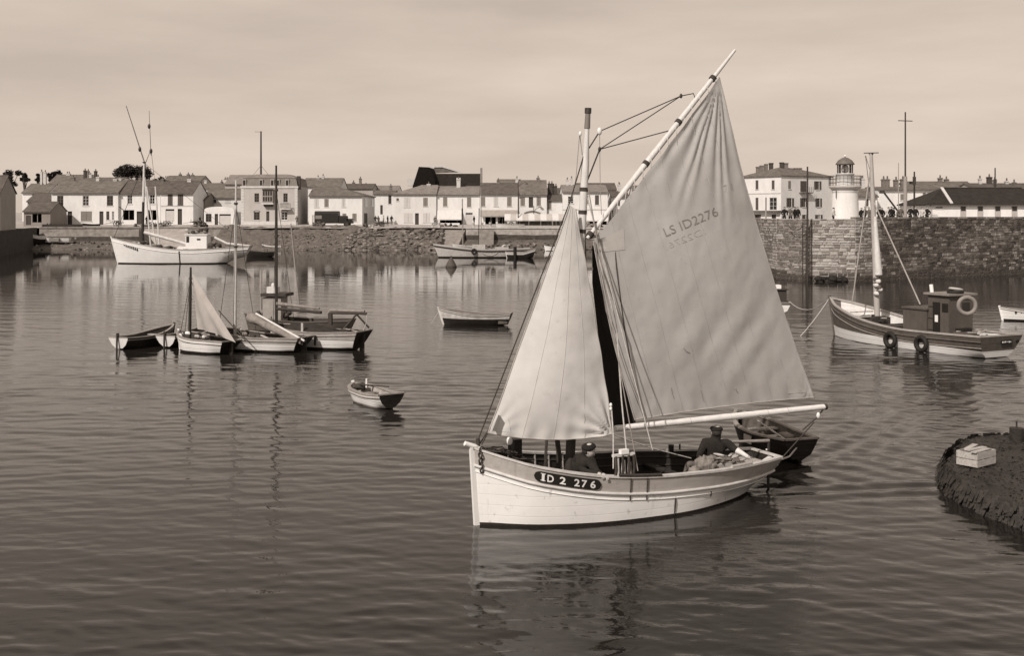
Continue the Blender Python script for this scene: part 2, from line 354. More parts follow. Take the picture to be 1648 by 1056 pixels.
b = MB(); b.add([(-62.2, 186.5, 3.2), (-61.6, 186.5, 3.2), (-56.2, 178, .2), (-57.2, 178, .2), (-62.2, 186.5, -.5), (-56.2, 178, -.5), (-61.6, 186.5, -.5), (-57.2, 178, -.5)], [(0, 3, 2, 1), (0, 4, 7, 3), (3, 7, 5, 2)]); b.build('shade_wall', quay_dark, sl2)  # near-black colour of this wall stands for the shade beside the ramp
# rubble: loose stones nobody could count
b = MB(); ico = bmesh.new(); bmesh.ops.create_icosphere(ico, subdivisions=1, radius=1); iv = [v.co.copy() for v in ico.verts]; jf = [tuple(v.index for v in f.verts) for f in ico.faces]; ico.free()
for i in range(1000):
    x = random.uniform(-40, -11.5)+(6*random.random() if random.random() < .5 else 0); x = min(x, -11.6); v = random.random(); f = smooth(v)
    y = lerp(187.3, 174.8, v)+random.uniform(-.4, .4); z = np.interp(y, [174, 180, 185, 188.5], [-.7, .9, 2.6, 3.38])
    r = random.uniform(.12, .34)*(1.2 if x > -27 else .6); M = Matrix.Rotation(random.random()*6, 3, 'Z') @ Matrix.Diagonal((1.3, 1, .65))
    b.add([M @ (w*r*random.uniform(.75, 1.15))+Vector((x, y, z+r*.2)) for w in iv], jf, random.choice((0, 0, 1, 2)))
rb = b.build('rubble_stones', [mat('rubble_mid', .13, .9, .3, 2), mat('rubble_pale', .23, .9, .2, 2), mat('rubble_dark', .05, .9, .2, 2)]); rb['kind'] = 'stuff'; rb['label'] = 'loose rubble stones tipped down the bank below the lorry'
b = MB()
for i in range(500):
    x = random.choice((random.uniform(-80, -42), random.uniform(-6, 42))); y = random.uniform(177, 185.5); z = np.interp(y, [177, 180.5, 184.5, 187], [-.5, .25, .9, 1.4]); r = random.uniform(.08, .28)
    b.add([(w*r*random.uniform(.7, 1.2))+Vector((x, y, z)) for w in iv], jf, random.choice((0, 1, 1)))
rb = b.build('beach_stones', [quay_stone, MATS['rubble_dark']]); rb['kind'] = 'stuff'; rb['label'] = 'small stones scattered over the mud below the quay'

# old dark quay on the left edge
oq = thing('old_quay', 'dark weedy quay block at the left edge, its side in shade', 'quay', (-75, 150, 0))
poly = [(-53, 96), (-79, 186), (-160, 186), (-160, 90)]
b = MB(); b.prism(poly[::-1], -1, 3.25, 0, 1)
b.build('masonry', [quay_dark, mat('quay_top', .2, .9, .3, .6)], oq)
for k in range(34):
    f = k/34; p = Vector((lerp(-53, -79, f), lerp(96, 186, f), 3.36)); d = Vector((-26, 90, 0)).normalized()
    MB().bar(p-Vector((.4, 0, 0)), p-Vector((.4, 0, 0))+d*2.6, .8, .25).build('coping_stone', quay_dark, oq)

# ------------------------------------------------------------------ right jetty wall of dressed stone
J = [Vector((24.6, 121)), Vector((23.7, 100)), Vector((25.4, 95.6)), Vector((28.9, 94.2)), Vector((49, 107)), Vector((75, 124))]
JT = 5.28
jw = thing('jetty_wall', 'high jetty wall of dressed stone blocks below the lighthouse', 'wall', (26, 97, 0))
mortar = mat('wall_mortar', .36, .9, .25, 1.5, .5, 8)
b = MB()
pts = [p.copy() for p in J]
for a, c in zip(pts[:-1], pts[1:]):
    b.add([(a.x, a.y, -1), (c.x, c.y, -1), (c.x, c.y, JT), (a.x, a.y, JT)], [(0, 1, 2, 3)])
inn = [Vector((25.5, 121)), Vector((24.7, 100.3)), Vector((26.1, 96.6)), Vector((28.8, 95.4)), Vector((48.5, 108)), Vector((74.6, 125))]
for a, c, d, e in zip(pts[:-1], pts[1:], inn[:-1], inn[1:]):
    b.add([(a.x, a.y, JT), (c.x, c.y, JT), (e.x, e.y, JT), (d.x, d.y, JT), (d.x, d.y, 4.2), (e.x, e.y, 4.2)], [(0, 1, 2, 3), (3, 2, 5, 4)])
b.build('core', mortar, jw)
deck = MB().prism([(p.x, p.y) for p in inn]+[(75, 175), (25.5, 175)], -1, 4.6).build('jetty_deck', ground_m); deck['kind'] = 'structure'
st_m = [mat('jetty_stone_a', .17, .85, .3, 2.2, .6, 9), mat('jetty_stone_b', .27, .85, .3, 2.2, .6, 9), mat('jetty_stone_c', .10, .85, .35, 2.2, .6, 9), mat('jetty_stone_d', .34, .85, .25, 2.2, .6, 9), mat('jetty_stone_e', .42, .85, .25, 2.2, .6, 9), mat('jetty_stone_f', .065, .85, .35, 2.2, .6, 9)]
wet_m = mat('wet_weedy_stone', .07, .6, .4, 2.2, .8, 7)
def stone_mesh(k, m):
    r = random.Random(k); b = MB(); j = lambda a: a+r.uniform(-.05, .05)
    front = [(j(-.46), -.5+r.uniform(0, .12), j(-.42)), (j(.46), -.5+r.uniform(0, .12), j(-.42)), (j(.46), -.5+r.uniform(0, .12), j(.42)), (j(-.46), -.5+r.uniform(0, .12), j(.42))]
    mid = [(-.5, -.2, -.5), (.5, -.2, -.5), (.5, -.2, .5), (-.5, -.2, .5)]; back = [(x, .5, z) for x, y, z in mid]
    b.add(front+mid+back, [(0, 1, 2, 3)]+[(4+i, 4+(i+1) % 4, (i+1) % 4, i) for i in range(4)]+[(8+i, 8+(i+1) % 4, 4+(i+1) % 4, 4+i) for i in range(4)])
    return b.mesh('stone', m)
svar = [[stone_mesh(10*i+k, m) for k in range(3)] for i, m in enumerate(st_m)]; wvar = [stone_mesh(90+k, wet_m) for k in range(3)]
seg = [(a, c, (c-a).length) for a, c in zip(J[:-1], J[1:])]
stones = []
hz = 0.0; z = -.35; row = 0
while z < JT-.05:
    hh = min(random.uniform(.19, .31), JT-z)
    if JT-z-hh < .1: hh = JT-z
    for si, (a, c, ln) in enumerate(seg):
        u = (c-a)/ln; nrm = Vector((u.y, -u.x)); s = -random.uniform(0, .3) if si else 0
        while s < ln:
            w = random.uniform(.30, .80); e = min(ln, s+w); s0 = max(0, s)
            if ln-e < .22: e = ln
            w = e-s0
            if w > .08:
                m = a+u*(s0+e)/2+nrm*(-.12+random.uniform(.0, .05)); az = math.atan2(u.y, u.x)
                g = mnoise.noise(Vector((m.x*.16, m.y*.16, z*.35)))
                band = (random.random()+g*1.1)
                k = 0 if band < .5 else 1 if band < .85 else 3
                if si >= 3 and s0 > 3.2+1.2*g: k = (2, 2, 0, 5, 2, 5, 1)[int(random.random()*7)] if g < .22 else (0, 1, 2)[int(random.random()*3)]
                if si in (1, 2) or (si == 3 and s0 < 3.2+1.2*g):
                    if z > .9: k = random.choice((1, 3, 3, 4, 0)) if g < .25 else random.choice((0, 1, 0))
                wet = z < .45+.35*g
                stones.append((w, Vector((m.x, m.y, z+hh/2)), az, (w-random.uniform(.02, .05), .36, hh-random.uniform(.02, .045)), k, wet))
            s = e
    z += hh
def shows(st):
    px = CX+st[1].x/st[1].y*F; return (st[0]*st[3][2]/st[1].y**2)*(1 if 1215 < px < 1655 else .001)*(.25 if st[1].y > 118 or st[1].z < .1 else 1)
stones.sort(key=lambda s_: -shows(s_))
rest = MB()
for i, (w, p, az, sc, k, wet) in enumerate(stones):
    me = random.choice(wvar if wet else svar[k])
    if i < 299:
        o = bpy.data.objects.new('stone', me); COL.objects.link(o); o.parent = jw; o.location = p-jw.location; o.rotation_euler = (0, 0, az); o.scale = sc
    else:
        M = Matrix.LocRotScale(p, Matrix.Rotation(az, 3, 'Z').to_euler(), Vector(sc))
        rest.add([M @ v.co for v in me.vertices], [tuple(f.vertices) for f in me.polygons], 6 if wet else k)
o = rest.build('small_stones', st_m+[wet_m], jw); o['kind'] = 'stuff'
for k in range(24):                                    # coping along the top
    f = k/24*(seg[3][2]+seg[4][2]*.3); a, c, ln = seg[3]; u = (c-a)/ln; m = a+u*(f+.6)
    o = MB().box((0, 0, 0), (1.16, .62, .16)).build('coping_stone', st_m[k % 3], jw, False); o.location = Vector((m.x-.1, m.y+.22, JT+.085))-jw.location; o.rotation_euler = (0, 0, math.atan2(u.y, u.x))
# weed covered rocks at the foot of the wall
for lbl, px, py, w, in (('dark weed covered rock heap at the foot of the jetty wall', 1350, 455, 2.0), ):
    p = WP(px, py-1.5); t = thing('weed_rocks', lbl, 'rocks', p)
    b = MB()
    for i in range(22):
        c = p+Vector((random.uniform(-w, w*.7), random.uniform(-.3, .5), random.uniform(-.05, .3))); b.ell(c, (random.uniform(.25, .5), .35, random.uniform(.15, .3)), 0, 9, 6, nz=.35)
    b.build('weedy_boulders', mat('weed', .02, .8, .5, 6, .9, 10), t)
# lower quay at the left end of the jetty
lq = MB(); lq.prism([(17.5, 119), (24.4, 119.3), (25.4, 175), (17.5, 175)], -1, 2.42); o = lq.build('lower_quay', quay_stone); o['kind'] = 'structure'
shore_strip('weedy_foreshore', (17, 24.2), [(119.2, 1.3), (118, .7), (116, .2), (113, -.6)], mat('weed_mud', .06, .7, .4, 1.5, .8, 6), .35, 24)
# iron ladder on the wall
ld = thing('wall_ladder', 'dark iron ladder fixed to the bright end of the jetty wall', 'ladder', PZ(1296, .2, 95.2))
x0 = PZ(1296, 0, 95.2)
for dx in (-.22, .22):
    MB().box((x0.x+dx, 95.2, 2.3), (.07, .1, 5.4)).build('rail', iron, ld)
for k in range(16): MB().box((x0.x, 95.2, -.1+k*.33), (.4, .05, .06)).build('rung', iron, ld)
cn = MB(); cn.tube(sag(PZ(1268, 4.75, 97.4), PZ(1292, 4.7, 95.3), .45), .035, 6); tag(cn.build('mooring_chain', iron), 'dark chain looped along the top of the jetty wall end', 'chain')
cn = MB(); p = PZ(1378, 0, 95.9); cn.tube([(p.x, p.y-.25, .3), (p.x, p.y-.25, 2.0)], .07, 6); cn.tube([(p.x, p.y-.25, 2.0), (p.x, p.y-.25, 2.25), (p.x, p.y-.25, 2.55), (p.x, p.y-.25, 2.7)], [.08, .25, .25, .1], 8); tag(cn.build('fender_post', iron), 'dark iron mooring post with a round head against the jetty wall', 'post')

# ------------------------------------------------------------------ weedy landing at the lower right
weed_m = mat('dark_weed', .030, .75, .5, 5, .9, 14); slab_m = mat('landing_stone', .03, .7, .4, 1.6, .7, 9)
lt = thing('stone_landing', 'dark weedy landing stage end in the lower right corner of the water', 'landing', (9.4, 22.6, 0))
zt = .38
out_px = [(1523, 742), (1530, 728), (1545, 712), (1568, 702), (1605, 700), (1660, 698), (1800, 701), (2150, 712), (2300, 790), (2100, 860), (1790, 846), (1670, 824), (1625, 808), (1590, 795), (1560, 780), (1536, 766), (1525, 754)]
ol = [Vector(((x-CX)/F*((H-zt)*F/(y-HY)), (H-zt)*F/(y-HY))) for x, y in out_px]
cen = sum(ol, Vector((0, 0)))/len(ol)
b = MB()
def lfn(u, v):
    k = u*len(ol); i = int(k) % len(ol); p = ol[i].lerp(ol[(i+1) % len(ol)], k-int(k))
    if v < .7: q = cen.lerp(p, v/.7); z = zt
    else: f = (v-.7)/.3; q = p+(p-cen).normalized()*.12*f; z = lerp(zt, -.5, f)
    nz = mnoise.noise(Vector((q.x*1.6, q.y*1.6, z)))*.06+mnoise.noise(Vector((q.x*5, q.y*5, z*3)))*.03
    if v >= .7: q = q+(p-cen).normalized()*nz*1.8
    return (q.x, q.y, z+nz*.6)
b.grid(lfn, 150, 40); b.build('stone_mass', slab_m, lt)
b = MB()
for i in range(4000):
    k = random.random(); j = int(k*len(ol)); p = ol[j].lerp(ol[(j+1) % len(ol)], random.random()); dr = (p-cen).normalized(); z = random.uniform(-.05, zt+.05); p = p+dr*(.02+.12*(zt-z)/1.05+random.uniform(-.12, .1))
    L_ = random.uniform(.08, .28); w = random.uniform(.02, .06); t2 = Vector((-dr.y, dr.x))*w; q0 = Vector((p.x, p.y, z)); q1 = q0+Vector((dr.x*.1+random.uniform(-.05, .05), dr.y*.1, -L_))
    b.add([(q0.x-t2.x, q0.y-t2.y, q0.z), (q0.x+t2.x, q0.y+t2.y, q0.z), (q1.x+t2.x*.5, q1.y+t2.y*.5, q1.z), (q1.x-t2.x*.5, q1.y-t2.y*.5, q1.z)], [(0, 1, 2, 3)])
for i in range(1500):                                  # low tufts lying over the top
    k = random.random(); j = int(k*len(ol)); p = cen.lerp(ol[j].lerp(ol[(j+1) % len(ol)], random.random()), math.sqrt(random.random())*.98); a = random.uniform(0, 6.28); L_ = random.uniform(.03, .09); w = random.uniform(.01, .03); z = zt+.075*mnoise.noise(Vector((p.x*1.6, p.y*1.6, zt)))
    dx, dy = math.cos(a), math.sin(a); b.add([(p.x-dy*w, p.y+dx*w, z), (p.x+dy*w, p.y-dx*w, z), (p.x+dx*L_+dy*w*.4, p.y+dy*L_-dx*w*.4, z+random.uniform(.01, .04)), (p.x+dx*L_-dy*w*.4, p.y+dy*L_+dx*w*.4, z+random.uniform(.01, .04))], [(0, 1, 2, 3)])
o = b.build('seaweed', weed_m, lt); o['kind'] = 'stuff'
p = P(1636, 700, 26.0); MB().tube([(p.x, p.y, zt-.1), (p.x, p.y, zt+.32)], .16, 9).tube([(p.x, p.y, zt+.32), (p.x, p.y, zt+.48)], .02, 5).build('bollard', weed_m, lt)
cr = thing('fish_crate', 'pale wooden fish crate lying on the dark weedy landing', 'crate', (0, 0, 0))
D = (H-.48)*F/(747-HY); cr.location = PZ(1571, zt+.05, D+.25); cr.rotation_euler = (0, 0, R(38)); cr.scale = (1.18, 1.18, 1.18)
pale_wood = mat('pale_crate_wood', .40, .8, .25, 5, .3, 20, stretch=(1, 6, 6))
for s in (-1, 1):
    for k in range(2): MB().box((0, s*.19, .06+k*.13), (.62, .018, .115)).build('slat', pale_wood, cr, False)
    for k in range(2): MB().box((s*.30, 0, .06+k*.13), (.018, .36, .115)).build('slat', pale_wood, cr, False)
for k in range(3): MB().box((0, -.12+k*.12, .005), (.6, .105, .016)).build('slat', pale_wood, cr, False)
for sx in (-.28, .28):
    for sy in (-.165, .165): MB().box((sx, sy, .125), (.035, .035, .25)).build('corner_post', pale_wood, cr, False)
for k in range(3): MB().box((-.05+.05*k, -.12+k*.125, .262+.006*k), (.62-.09*k, .10, .016), 0, Matrix.Rotation((.10, -.06, .17)[k], 3, 'Z') @ Matrix.Rotation((.03, .0, -.05)[k], 3, 'Y')).build('lid_slat', pale_wood, cr, False)

# ------------------------------------------------------------------ boats
class Frame:
    """boat frame: x from bow to stern, y to the far side, z up"""
    def __init__(s, O, u): s.O = Vector(O); s.u = Vector((u[0], u[1], 0)).normalized(); s.v = Vector((-s.u.y, s.u.x, 0)); s.rz = math.atan2(s.u.y, s.u.x)
    def px(s, px, py, off=0):
        k = (px-CX)/F; O = s.O+s.v*off
        t = (k*O.y-O.x)/(s.u.x-k*s.u.y); D = O.y+s.u.y*t
        return Vector((t, off, H-(py-HY)/F*D))
class Shape:
    def __init__(s, rows):            # (s, zg, bg, zk, e)
        a = np.array(rows, float); S = np.linspace(a[0, 0], a[-1, 0], 29); s.s = S
        def cr(col):
            y = a[:, col]; x = a[:, 0]; d = np.gradient(y, x); o = []
            for q in S:
                i = min(max(np.searchsorted(x, q, 'right')-1, 0), len(x)-2); h = x[i+1]-x[i]; t = (q-x[i])/h
                o.append((2*t**3-3*t*t+1)*y[i]+(t**3-2*t*t+t)*h*d[i]+(-2*t**3+3*t*t)*y[i+1]+(t**3-t*t)*h*d[i+1])
            return np.array(o)
        s.zg, s.bg, s.zk, s.e = cr(1), np.maximum(cr(2), .015), cr(3), np.clip(cr(4), .04, 2); s.L = S[-1]; s.rake = 0; s.tr = 0
    def at(s, x, arr): return float(np.interp(x, s.s, arr))
    def g(s, x): return s.at(x, s.zg), s.at(x, s.bg)
    def b(s, x, z):
        zg, bg, zk, e = (s.at(x, q) for q in (s.zg, s.bg, s.zk, s.e))
        t = max(0, min(1, (z-zk)/(zg-zk))); return bg*t**e
    def xs(s, x, z):                  # raked stem and transom
        zg = s.at(x, s.zg); f = z/zg if zg else 0
        return x-s.rake*f*max(0, 1-x/(.25*s.L))**2+s.tr*f*max(0, (x/s.L-.75)/.25)**2
    def pt(s, x, z, side, off=0): return Vector((s.xs(x, z), side*(s.b(x, z)+off), z))
def std_shape(L, B, zb, zm, zs, draft=.35, tr=.6, fine=.42, stern_lift=.06, rake=.12, trk=.0, flare=.35, full=1.0):
    rows = []
    for i in range(13):
        t = i/12
        f = (1-(1-min(1, t/fine))**2.2)**(.8/full) if t < fine else 1-(1-tr)*((t-fine)/(1-fine))**2.2
        zg = zm+(zb-zm)*max(0, 1-t/.62)**1.8+(zs-zm)*max(0, (t-.62)/.38)**1.6
        lift = smooth((t-.72)/.28); zk = lerp(-draft, stern_lift, lift)
        rows.append((t*L, zg, max(.02, B/2*f), zk, lerp(flare*2, flare, min(1, t/.3))))
    s = Shape(rows); s.rake = rake; s.tr = trk; return s
def hull_parts(sh, root, mats, rows, cap_m=None, cap_w=.09, cap_h=.035, inner=None, floor_z=.12, deck=None, strakes=(), strake_m=None, name='hull', transom_m=None):
    """rows: list of (kind, value, material of the band below); kind g: below the gunwale, a: absolute height, k: fraction to keel"""
    S = sh.s; ns = len(S)
    def zrow(i, x):
        zg, zk = sh.at(x, sh.zg), sh.at(x, sh.zk); z = zg
        for k, (kd, v, _) in enumerate(rows[:i+1]):
            q = zg-v if kd == 'g' else lerp(v[0], v[1], x/sh.L) if kd == 'L' else v if kd == 'a' else (min(0, zg)+(zk-min(0, zg))*v)
            z = min(z, max(q, zk))
        return z
    nr = len(rows); mb = MB()
    for side in (-1, 1):
        vs = [sh.pt(x, zrow(i, x), side) for x in S for i in range(nr)]
        o = len(mb.v); mb.v += [tuple(v) for v in vs]
        for a in range(ns-1):
            for i in range(nr-1):
                f = (o+a*nr+i, o+(a+1)*nr+i, o+(a+1)*nr+i+1, o+a*nr+i+1)
                mb.f.append(f if side < 0 else f[::-1]); mb.m.append(rows[i][2]); mb.sm.append(True)
    hu = mb.build(name, mats, root, False)
    # transom
    tb = MB(); x = S[-1]
    l = [sh.pt(x, zrow(i, x), -1) for i in range(nr)]; r = [sh.pt(x, zrow(i, x), 1) for i in range(nr)]
    for i in range(nr-1): tb.add([l[i], r[i], r[i+1], l[i+1]], [(0, 3, 2, 1)], rows[i][2])
    tb.build('transom', transom_m or mats, root, False)
    # cap rail
    cb = MB()
    for side in (-1, 1):
        vs = []
        for x in S:
            zg, bg = sh.g(x); X = sh.xs(x, zg)
            for dy, dz in ((.025, -.005), (.025, cap_h), (-cap_w, cap_h), (-cap_w, -.005)): vs.append((X, side*max(.0, bg+dy), zg+dz))
        fs = [(a*4+k, (a+1)*4+k, (a+1)*4+(k+1) % 4, a*4+(k+1) % 4) for a in range(ns-1) for k in range(4)]
        cb.add(vs, fs if side > 0 else [f[::-1] for f in fs])
    zg, bg = sh.g(x); X = sh.xs(x, zg); cb.box((X-.03, 0, zg+cap_h/2), (.08, 2*bg, cap_h+.004))
    zg0 = sh.zg[0]; cb.box((sh.xs(0, zg0)+.02, 0, zg0+cap_h/2+.002), (.1, .1, cap_h+.01))
    cb.build('gunwale', cap_m or mats[0], root, False)
    for off, rad, m in strakes:
        sb = MB()
        for side in (-1, 1):
            sb.tube([sh.pt(x, max(sh.at(x, sh.zg)-off, sh.at(x, sh.zk)+.02), side, .012) for x in S], rad, 6)
        sb.build('rubbing_strake', m, root, False)
    # inside
    ib = MB(); fl = MB(); k = 4
    def zin(x): return sh.at(x, sh.zg)-deck if deck else max(floor_z, sh.at(x, sh.zk)+.06)
    for side in (-1, 1):
        vs = []
        for x in S[1:]:
            zg = sh.at(x, sh.zg); zf = min(zin(x), zg-.03)
            for i in range(k): z = lerp(zg, zf, i/(k-1)); vs.append((sh.xs(x, z)-(.04 if x == S[-1] else 0), side*max(.0, sh.b(x, z)-.05), z))
        fs = [(a*k+i, a*k+i+1, (a+1)*k+i+1, (a+1)*k+i) for a in range(ns-2) for i in range(k-1)]
        ib.add(vs, fs if side < 0 else [f[::-1] for f in fs], 0, True)
    l = [v for v in ib.v[(ns-2)*k:(ns-1)*k]]; r = ib.v[-k:]
    for i in range(k-1): ib.add([l[i], l[i+1], r[i+1], r[i]], [(0, 1, 2, 3)])
    ib.build('lining', inner or mats[0], root, False)
    vs = []
    for x in S[1:]:
        z = min(zin(x), sh.at(x, sh.zg)-.03); y = max(.005, sh.b(x, z)-.03); vs += [(sh.xs(x, z), -y, z), (sh.xs(x, z), y, z)]
    fl.add(vs, [(2*a, 2*a+2, 2*a+3, 2*a+1) for a in range(ns-2)])
    fl.build('deck' if deck else 'floorboards', inner or mats[0], root, False)
    return hu
def thwart(sh, root, x, drop, w, m, th=.04):
    zg, bg = sh.g(x); z = zg-drop; MB().box((x, 0, z), (w, 2*max(.05, sh.b(x, z)-.06), th)).build('thwart', m, root, False)
def stem_post(sh, root, m, up=.12, w=.07):
    z0 = sh.zg[0]; MB().bar((sh.xs(0, -.3)-.01, 0, -.3), (sh.xs(0, z0+up)-.02, 0, z0+up), w, .1, up=(1, 0, 0)).build('stem_post', m, root, False)
def line(root, pts, r, m, name='rope', n=5): return MB().tube(pts, r, n).build(name, m, root, False)
def tyre(root, c, rr, r, M=None, name='tyre_fender', m=None):
    return MB().torus(c, rr, r, M, 18, 7).build(name, m or rubber, root, False)

# ---- the sailing boat under way
fb = Frame(BO, BU)
t = thing('sailing_boat', 'white hulled fishing boat under pale sails with number plate ID 2 276', 'sailing boat', BO, fb.rz)
sh = Shape([(0, 1.40, .03, -.5, .6), (.35, 1.27, .36, -.5, .30), (.75, 1.14, .72, -.5, .24), (1.2, 1.04, .94, -.5, .20), (1.93, .91, 1.12, -.5, .12), (3, .80, 1.2, -.5, .075), (4.07, .75, 1.17, -.48, .09), (5, .70, 1.0, -.33, .2), (5.75, .68, .80, -.10, .34), (6.2, .67, .65, .10, .42), (6.6, .67, .5, .28, .45)])
sh.rake = .08; sh.tr = .06; msh = sh
topm = mat('weathered_topside', .36, .6, .14, 5, streak=.45, spec=.35, stretch=(.4, 2, 2))
hull_parts(sh, t, [topm, hull_white, bottom], [('g', 0, 0), ('g', .10, 0), ('g', .29, 1), ('g', .42, 1), ('a', .3, 1), ('a', .05, 2), ('a', -.06, 2), ('k', .5, 2), ('k', 1, 2)],
    cap_m=mat('worn_capping', .50, .6, .2, 5), inner=mat('tarred_inside', .022, .7, .3, 4), floor_z=.1, strakes=((.30, .032, mat('worn_strake', .55, .6, .15, 5)), (.41, .009, hull_white)))
# seams showing between the topside planks
stem_post(sh, t, white_paint, .07, .07)
for x, d in ((1.5, .28), (2.75, .3), (4.35, .26), (5.5, .2)): thwart(sh, t, x, d, .2, MATS['tarred_inside'])
fd = MB(); vs = []
for i in range(9):
    x = .12+i*.1; z = sh.at(x, sh.zg)-.16; y = sh.b(x, z)-.05; vs += [(x, -y, z), (x, y, z)]
fd.add(vs, [(2*a, 2*a+2, 2*a+3, 2*a+1) for a in range(8)]); fd.build('foredeck', topm, t, False)
vs = []
for i in range(7):
    x = 5.75+i*.13; z = sh.at(x, sh.zg)-.13; y = sh.b(x, z)-.05; vs += [(x, -y, z), (x, y, z)]
MB().add(vs, [(2*a, 2*a+2, 2*a+3, 2*a+1) for a in range(6)]).build('sternsheets', topm, t, False)
# planks inside the far side, seen above the near gunwale
for k in range(3):
    MB().tube([sh.pt(x, sh.at(x, sh.zg)-.12-.16*k, 1, -.06) for x in np.linspace(.6, 6.3, 24)], .018, 5).build('inner_stringer', wood_dark, t, False)
for x in np.linspace(.7, 2.4, 6):
    MB().tube([sh.pt(x, lerp(sh.at(x, sh.zg)-.02, .12, i/5), 1, -.065) for i in range(6)], .022, 5).build('rib', wood, t, False)
# mast, yard, boom
m0 = fb.px(917, 745); m1 = fb.px(946.5, 176); m0 = m1.lerp(m0, 1.08)
mst = MB().tube([m0, m0.lerp(m1, .3), m0.lerp(m1, .86), m0.lerp(m1, .93), m1], [.082, .085, .072, .045, .04], 12, smooth=True)
mast = mst.build('mast', spar, t, False)
pm = lambda f: m0.lerp(m1, f)
MB().tube([pm(.95), pm(.99)], [.058, .050], 12).build('masthead', mat('masthead_paint', .17, .5), mast, False)
MB().tube([pm(.99)+Vector((0, 0, .0)), pm(1.0)+Vector((0, 0, .03))], .065, 10).build('truck', iron, mast, False)
MB().tube([pm(.03), pm(.14)], .095, 10).build('mast_step', mat('mast_foot', .04, .6), mast, False)
YA, YB = fb.px(945, 384, -.13), fb.px(1183, 80, -.13)
yard = MB().tube([YA.lerp(YB, f) for f in (0, .1, .4, .8, 1)], [.035, .05, .062, .05, .028], 10).build('yard', spar, t, False)
for f in (.02, .38, .60, .84): MB().tube([YA.lerp(YB, f-.008), YA.lerp(YB, f+.008)], .072, 9).build('lashing', rope_d, yard, False)
BA, BB = fb.px(990, 690), fb.px(1328, 655)
bm_ = MB().tube([BA, BA.lerp(BB, .5), BB], [.06, .072, .06], 10).build('boom', mat('boom_wood', .76, .5, .12, 3, stretch=(2, 6, 6)), t, False)
MB().tube([BB-(BB-BA).normalized()*.04, BB+(BB-BA).normalized()*.03], .065, 9).build('boom_end', iron, bm_, False)
for f in (.33, .52, .7, .8): MB().torus(BA.lerp(BB, f), .06, .012, Matrix.Rotation(R(90), 3, 'Z'), 12, 5).build('reef_lashing', rope_l, bm_, False)
# sails
def coons(A, K, T, C, top=None, bot=None, lef=None, rig=None):
    bow_ = lambda a, b, f, cv: a.lerp(b, f)+(cv*(4*f*(1-f)) if cv else Vector((0, 0, 0)))
    def fn(u, v):
        b = bow_(T, C, u, bot); tt = bow_(A, K, u, top); l = bow_(T, A, v, lef); r = bow_(C, K, v, rig)
        return (b*(1-v)+tt*v)+(l*(1-u)+r*u)-(T*(1-u)*(1-v)+C*u*(1-v)+A*(1-u)*v+K*u*v)
    return fn
A, K, T, C = (fb.px(*q) for q in ((955, 388, -.16), (1157, 124, -.16), (1022, 676, -.04), (1309, 640, -.04)))
base = coons(A, K, T, C, bot=Vector((0, 0, .06)), lef=Vector((-.07, 0, 0)), rig=Vector((-.17, 0, 0)))
def mainsail_fn(u, v):
    p = base(u, v)
    belly = -.26*math.sin(math.pi*min(1, u*.98))**.8*math.sin(math.pi*(v*.86+.07))
    # folds fanning down from the peak
    d = p-K; rr_ = math.hypot(d.x, d.z); an = math.atan2(d.x, -d.z)
    env = smooth(rr_/.5)*(1-smooth((rr_-1.2)/2.2)); w = .022*env*math.sin(an*46+1.3*math.sin(an*17))
    # slack folds running up towards the leech
    q = (p.x-6.3)*.80+(p.z-2.9)*-.55; e2 = math.exp(-((p.x-6.0)/.85)**2-((p.z-3.1)/1.15)**2)
    w += .015*e2*math.sin(q*8.5+1.5*math.sin(p.z*1.1))+.010*math.exp(-((p.x-4.7)/.9)**2-((p.z-3.2)/1)**2)*math.sin(q*9)
    # pull towards the lacing on the yard
    w += .016*math.exp(-((1-v)/.22)**2)*math.sin(u*34)*math.sin(math.pi*u)
    # puckers along the foot
    w += .013*math.exp(-(v/.06)**2)*math.sin(u*60)+.02*math.exp(-((C-p).length/.5)**2)*math.sin(math.atan2(p.z-C.z, C.x-p.x)*26)
    w += .02*mnoise.noise(Vector((p.x*1.3, 2, p.z*1.1)))+.006*mnoise.noise(Vector((p.x*5, 7, p.z*4)))
    return Vector((p.x, p.y+belly+w, p.z))
mb = MB().grid(mainsail_fn, 120, 120); main = mb.build('mainsail', sail_m, t, False)
bvh = BVHTree.FromPolygons([Vector(v) for v in mb.v], mb.f)
def on_sail(bv, px, py, lift=.008):
    p = fb.px(px, py, -.3)
    for _ in range(4):
        h = bv.ray_cast(Vector((p.x, -6, p.z)), Vector((0, 1, 0)))
        y = h[0].y if h[0] is not None else -.3
        p = fb.px(px, py, y-lift)
    return p
def sail_text(s, a, b, hgt, m, bv, bold=.02, flip=False, name='sail_number'):
    vs, fs, x0, x1 = text_geo(s, 1, bold); a = Vector(a); b = Vector(b); ux = (b-a); ln = ux.length; ux /= ln; uy = Vector((ux.y, -ux.x))
    o = []
    for v in vs:
        tx = (v.x-x0)/(x1-x0); tx = 1-tx if flip else tx
        q = a+ux*tx*ln+uy*(v.y/.72)*hgt+Vector((0, 0)); o.append(on_sail(bv, q.x, q.y))
    MB().add(o, fs).build(name, m, main, False)
faded = mat('faded_lettering', .25, .9, .3, 9); ghost = mat('ghost_lettering', .45, .9, .15, 9)
sail_text('LS ID2276', (1072, 381), (1157, 346), 15, faded, bvh, -.006)
sail_text('ID2276', (1078, 400), (1136, 376), 11, ghost, bvh, -.02, True)
sail_text('7 1', (1166, 309), (1180, 306), 12, ghost, bvh, .0)
